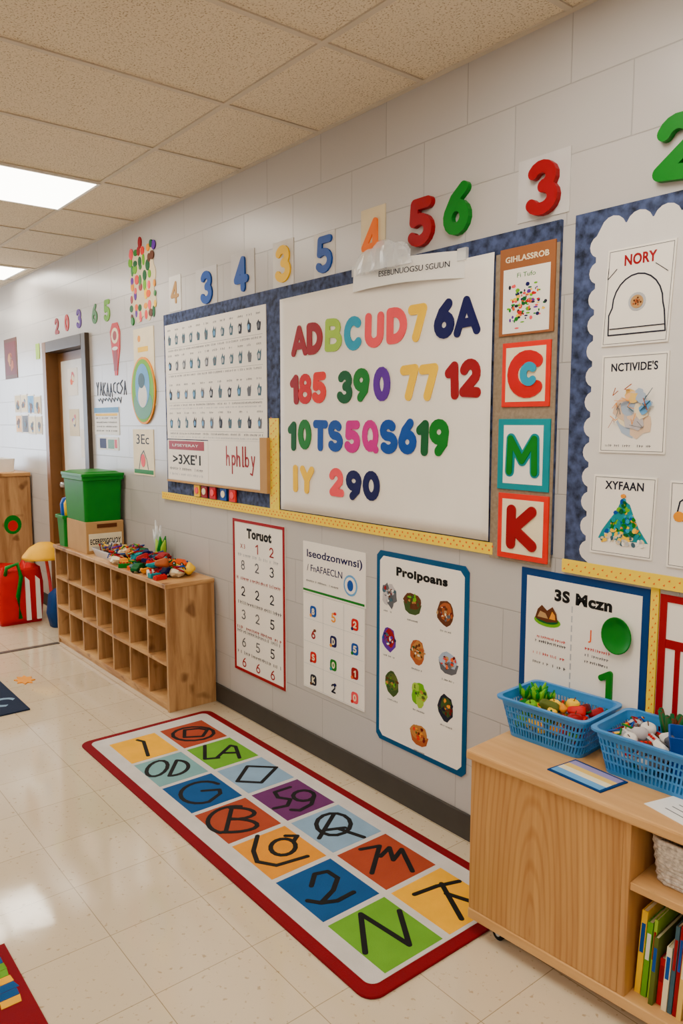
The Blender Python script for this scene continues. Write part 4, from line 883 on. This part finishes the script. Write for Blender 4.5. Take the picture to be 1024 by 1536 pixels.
b=MB(); b.loft([rring(-.90,1.89,.10,.07,.008,z1+.03,4,.5),rring(-.90,1.89,.13,.10,.01,z1+.14,4,.5),rring(-.90,1.89,.12,.09,.008,z1+.14,4,.5),rring(-.90,1.89,.09,.06,.008,z1+.04,4,.5)],'blue'); b.done('toy_tub',label='dark blue plastic toy tub standing in the basket',cat='toy tub')
t=thing('leafy_sprig',(-.985,1.96,z1+.11),'dark green leafy sprig standing in the basket','plant')
b=MB()
for k in range(26):
    a=k*.9; q=.3+.7*((k*7)%10)/10; b.tube([(-1.0,1.955,z1+.04),(-1.0+.02*q*math.cos(a),1.955+.008*math.sin(a),z1+.10),(-1.0+.04*q*math.cos(a),1.955+.015*math.sin(a),z1+.125+.03*q)],[.003,.009,.005],'dkgreen' if k%3 else 'brown',6)
b.done('leaves',t)
c('lavender',(150,140,190))
t=thing('booklet',(*TC(.31,.09,0)[:2],z1),'thin booklet with blue border and pastel rainbow bands','booklet')
b=cab(); b.prism([(.22,.045),(.385,.03),(.405,.135),(.24,.155)],z1,z1+.004,'frameblue2'); b.done('cover',t,bevel=.001)
b=cab(); b.prism([(.228,.052),(.379,.037),(.383,.062),(.232,.078)],z1+.004,z1+.0045,'sky');b.prism([(.232,.078),(.383,.062),(.387,.085),(.236,.1)],z1+.004,z1+.0045,'cream');b.prism([(.236,.1),(.387,.085),(.391,.105),(.24,.122)],z1+.004,z1+.0045,'washyellow');b.prism([(.24,.122),(.391,.105),(.396,.128),(.245,.146)],z1+.004,z1+.0045,'lavender'); b.done('printed_bands',t)
t=thing('paper_sheet',(*TC(.58,.07,0)[:2],z1),'white printed paper sheet lying on the cabinet','paper')
b=cab(); b.prism([(.485,.06),(.66,.01),(.72,.15),(.53,.19)],z1,z1+.0015,'white'); b.done('sheet',t)
b=cab()
for k in range(5): b.prism([(.53+.008*k,.075+.02*k),(.65+.008*k,.04+.02*k),(.651+.008*k,.043+.02*k),(.531+.008*k,.078+.02*k)],z1+.0015,z1+.0018,'grey')
b.done('printing',t)
c('wickerwhite',(228,216,206),rough=.8,var=.35,scale=110,bump=.6)
def woven(x,y,zb,n,label):
    t=thing('woven_basket',(x,y,zb),label,'basket')
    b=MB()
    for k in range(n):
        z=zb+.007+k*.0105; s_=1+.012*k; q=rring(x,y,.16*s_,.19*s_,.04,z,6,ang)
        pts=[]
        for i,p in enumerate(q+[q[0]]): 
            o_=.003 if (i+k)%2 else -.001; d=Vector((p[0]-x,p[1]-y,0)).normalized()*o_; pts.append((p[0]+d.x,p[1]+d.y,p[2]))
        b.tube(pts,.006,'wickerwhite',6)
    b.done('woven_wall',t)
    MB().loft([rring(x,y,.155,.185,.04,zb,4,ang),rring(x,y,.155,.185,.04,zb+.006,4,ang)],'wickerwhite').done('base',t)
x,y,_=TC(.60,.15,0); woven(x,y,.385,11,'white woven basket on the middle cabinet shelf')
def book(a,wd,hh,dd,m,lean,label,inset):
    t=thing('book',TC(a+wd/2,.02+dd/2,z0+.02),label,'book','books on the bottom shelf')
    TT=lambda p,q,h:TC(a+p+math.sin(lean)*h,.012+inset+q,z0+.02+h*math.cos(lean))
    b=MB(TT); b.box(0,wd,0,.002,0,hh,m); b.box(0,.0015,0.002,dd,0,hh,m); b.box(wd-.0015,wd,.002,dd,0,hh,m); b.done('cover',t)
    b=MB(TT); b.box(.0015,wd-.0015,.002,dd-.004,.003,hh-.004,'cream'); b.done('pages',t)
    b=MB(TT); b.box(wd*.15,wd*.85,-.0006,0,hh*.5,hh*.85,R.choice(['white','yellow','crimson','cream','blue'])); b.done('spine_label',t)
a=.492
for i,m in enumerate(['yellow','lime','palelime','olive','red','cream','slate','crimson','washyellow','teal','lime','magenta','green']):
    wd=R.uniform(.005,.015); hh=R.uniform(.12,.24); book(a,wd,hh,.17,m,.05,'thin %s picture book standing on the shelf'%CN.get(m,m),R.uniform(0,.035)); a+=wd+.0025
x,y,_=TC(.80,.13,0); woven(x,y,z0+.02,8,'white woven basket on the bottom cabinet shelf')
# ---------------------------------------------------------------- far left furniture
t=thing('side_cabinet',(-7.1,1.73,0),'light wooden classroom cabinet with round apple sticker','cabinet')
MB().box(-7.6,-6.62,1.45,1.985,.05,1.06,M_PLYV).done('body',t,bevel=.004); MB().box(-7.62,-6.6,1.43,1.985,1.06,1.09,M_PLY).done('top_panel',t,bevel=.004); MB().box(-7.58,-6.66,1.48,1.97,0,.05,'brown').done('plinth',t)
b=MB(lambda a,bb,h:(-6.62+h,a,bb)); b.ell(1.83,.66,.07,.08,0,.002,'green',20); b.ell(1.83,.65,.04,.045,.002,.003,'red',16); b.done('sticker',t)
b=MB(); b.loft([rring(-6.9,1.8,.3,.2,.02,1.09),rring(-6.9,1.8,.32,.22,.02,1.2),rring(-6.9,1.8,.3,.2,.02,1.2),rring(-6.9,1.8,.29,.19,.02,1.1)],'white'); b.done('white_tray',label='white plastic tray on the wooden cabinet',cat='tray')
t=thing('tote_bag',(-6.05,1.66,0),'slumped red fabric tote with white panel and green strap','bag')
b=MB()
def fold(r,k): return [(p[0]+.012*math.sin(7*math.atan2(p[1]-1.66,p[0]+6.05)+k),p[1]+.012*math.cos(5*math.atan2(p[1]-1.66,p[0]+6.05)+k),p[2]+.02*math.sin(3*i*.4)*(k>2)) for i,p in enumerate(r)]
b.loft([rring(-6.05,1.66,.34,.30,.03,0,7)]+[fold(rring(-6.05,1.66,w_,d_,.05,z_,7),k) for k,(w_,d_,z_) in enumerate([(.36,.33,.06),(.36,.33,.18),(.35,.32,.30),(.34,.30,.40),(.31,.27,.42),(.29,.25,.36)])],'red',smooth=True); b.done('bag_body',t)
b=MB(); b.tube([(-5.90,1.56,.38),(-5.86,1.56,.44),(-5.87,1.64,.46),(-5.86,1.66,.36),(-5.85,1.63,.22),(-5.85,1.64,.05)],.016,'green',8); b.done('strap',t)
for yy in (1.70,1.775):
    b=MB(); b.loft([[(-5.855,yy-.016,.03),(-5.855,yy+.016,.03),(-5.862,yy+.014,.33),(-5.862,yy-.014,.36)],[(-5.838,yy-.016,.03),(-5.838,yy+.016,.03),(-5.846,yy+.014,.33),(-5.846,yy-.014,.36)]],'white')
    b.done('white_panel',t)
t=thing('toy_umbrella',(-5.95,1.9,0),'small yellow toy umbrella beside the red bag','toy umbrella')
b=MB(); b.lathe([(.0,.60),(.05,.595),(.11,.56),(.16,.50),(.165,.48),(.15,.485),(.06,.53),(0,.54)],-5.90,1.85,'umbrella',20); b.done('canopy',t)
b=MB(); b.tube([(-5.90,1.90,0),(-5.90,1.88,.3),(-5.90,1.85,.55)],.012,'pink',8); b.done('pole',t)
b=MB(); b.loft([rring(-5.66,1.86,.12,.12,.04,0),rring(-5.66,1.86,.16,.16,.05,.1),rring(-5.66,1.86,.14,.12,.04,.24),rring(-5.66,1.86,.06,.04,.015,.28)],'frameblue2',smooth=True); b.done('drawstring_bag',label='small dark blue drawstring bag on the floor',cat='bag')
# ---------------------------------------------------------------- light, world, camera
def area(loc,rot,sx,sy,p,col):
    l=bpy.data.lights.new('area_light','AREA'); l.shape='RECTANGLE'; l.size=sx; l.size_y=sy; l.energy=p; l.color=col
    o=bpy.data.objects.new('window_daylight',l); COL.objects.link(o); o.location=loc; o.rotation_euler=rot; return o
area((X0+.05,(WY0+WY1)/2,1.6),(0,math.radians(-90),0),1.35,2.35,95,(.74,.85,1.0))
wd=bpy.data.worlds.new('w'); SC.world=wd; wd.use_nodes=True; bg=wd.node_tree.nodes['Background']; bg.inputs['Color'].default_value=(.75,.85,1,1); bg.inputs['Strength'].default_value=2
cam=bpy.data.cameras.new('cam'); co=bpy.data.objects.new('camera',cam); COL.objects.link(co); SC.camera=co
cam.sensor_fit='VERTICAL'; cam.sensor_height=36; cam.lens=1150/1536*36; cam.clip_start=.02
yaw=math.atan(932/1158); pitch=math.atan(134/1150)
d=Vector((-math.cos(yaw)*math.cos(pitch),math.sin(yaw)*math.cos(pitch),-math.sin(pitch)))
co.location=(0,0,1.5); co.rotation_euler=d.to_track_quat('-Z','Y').to_euler()
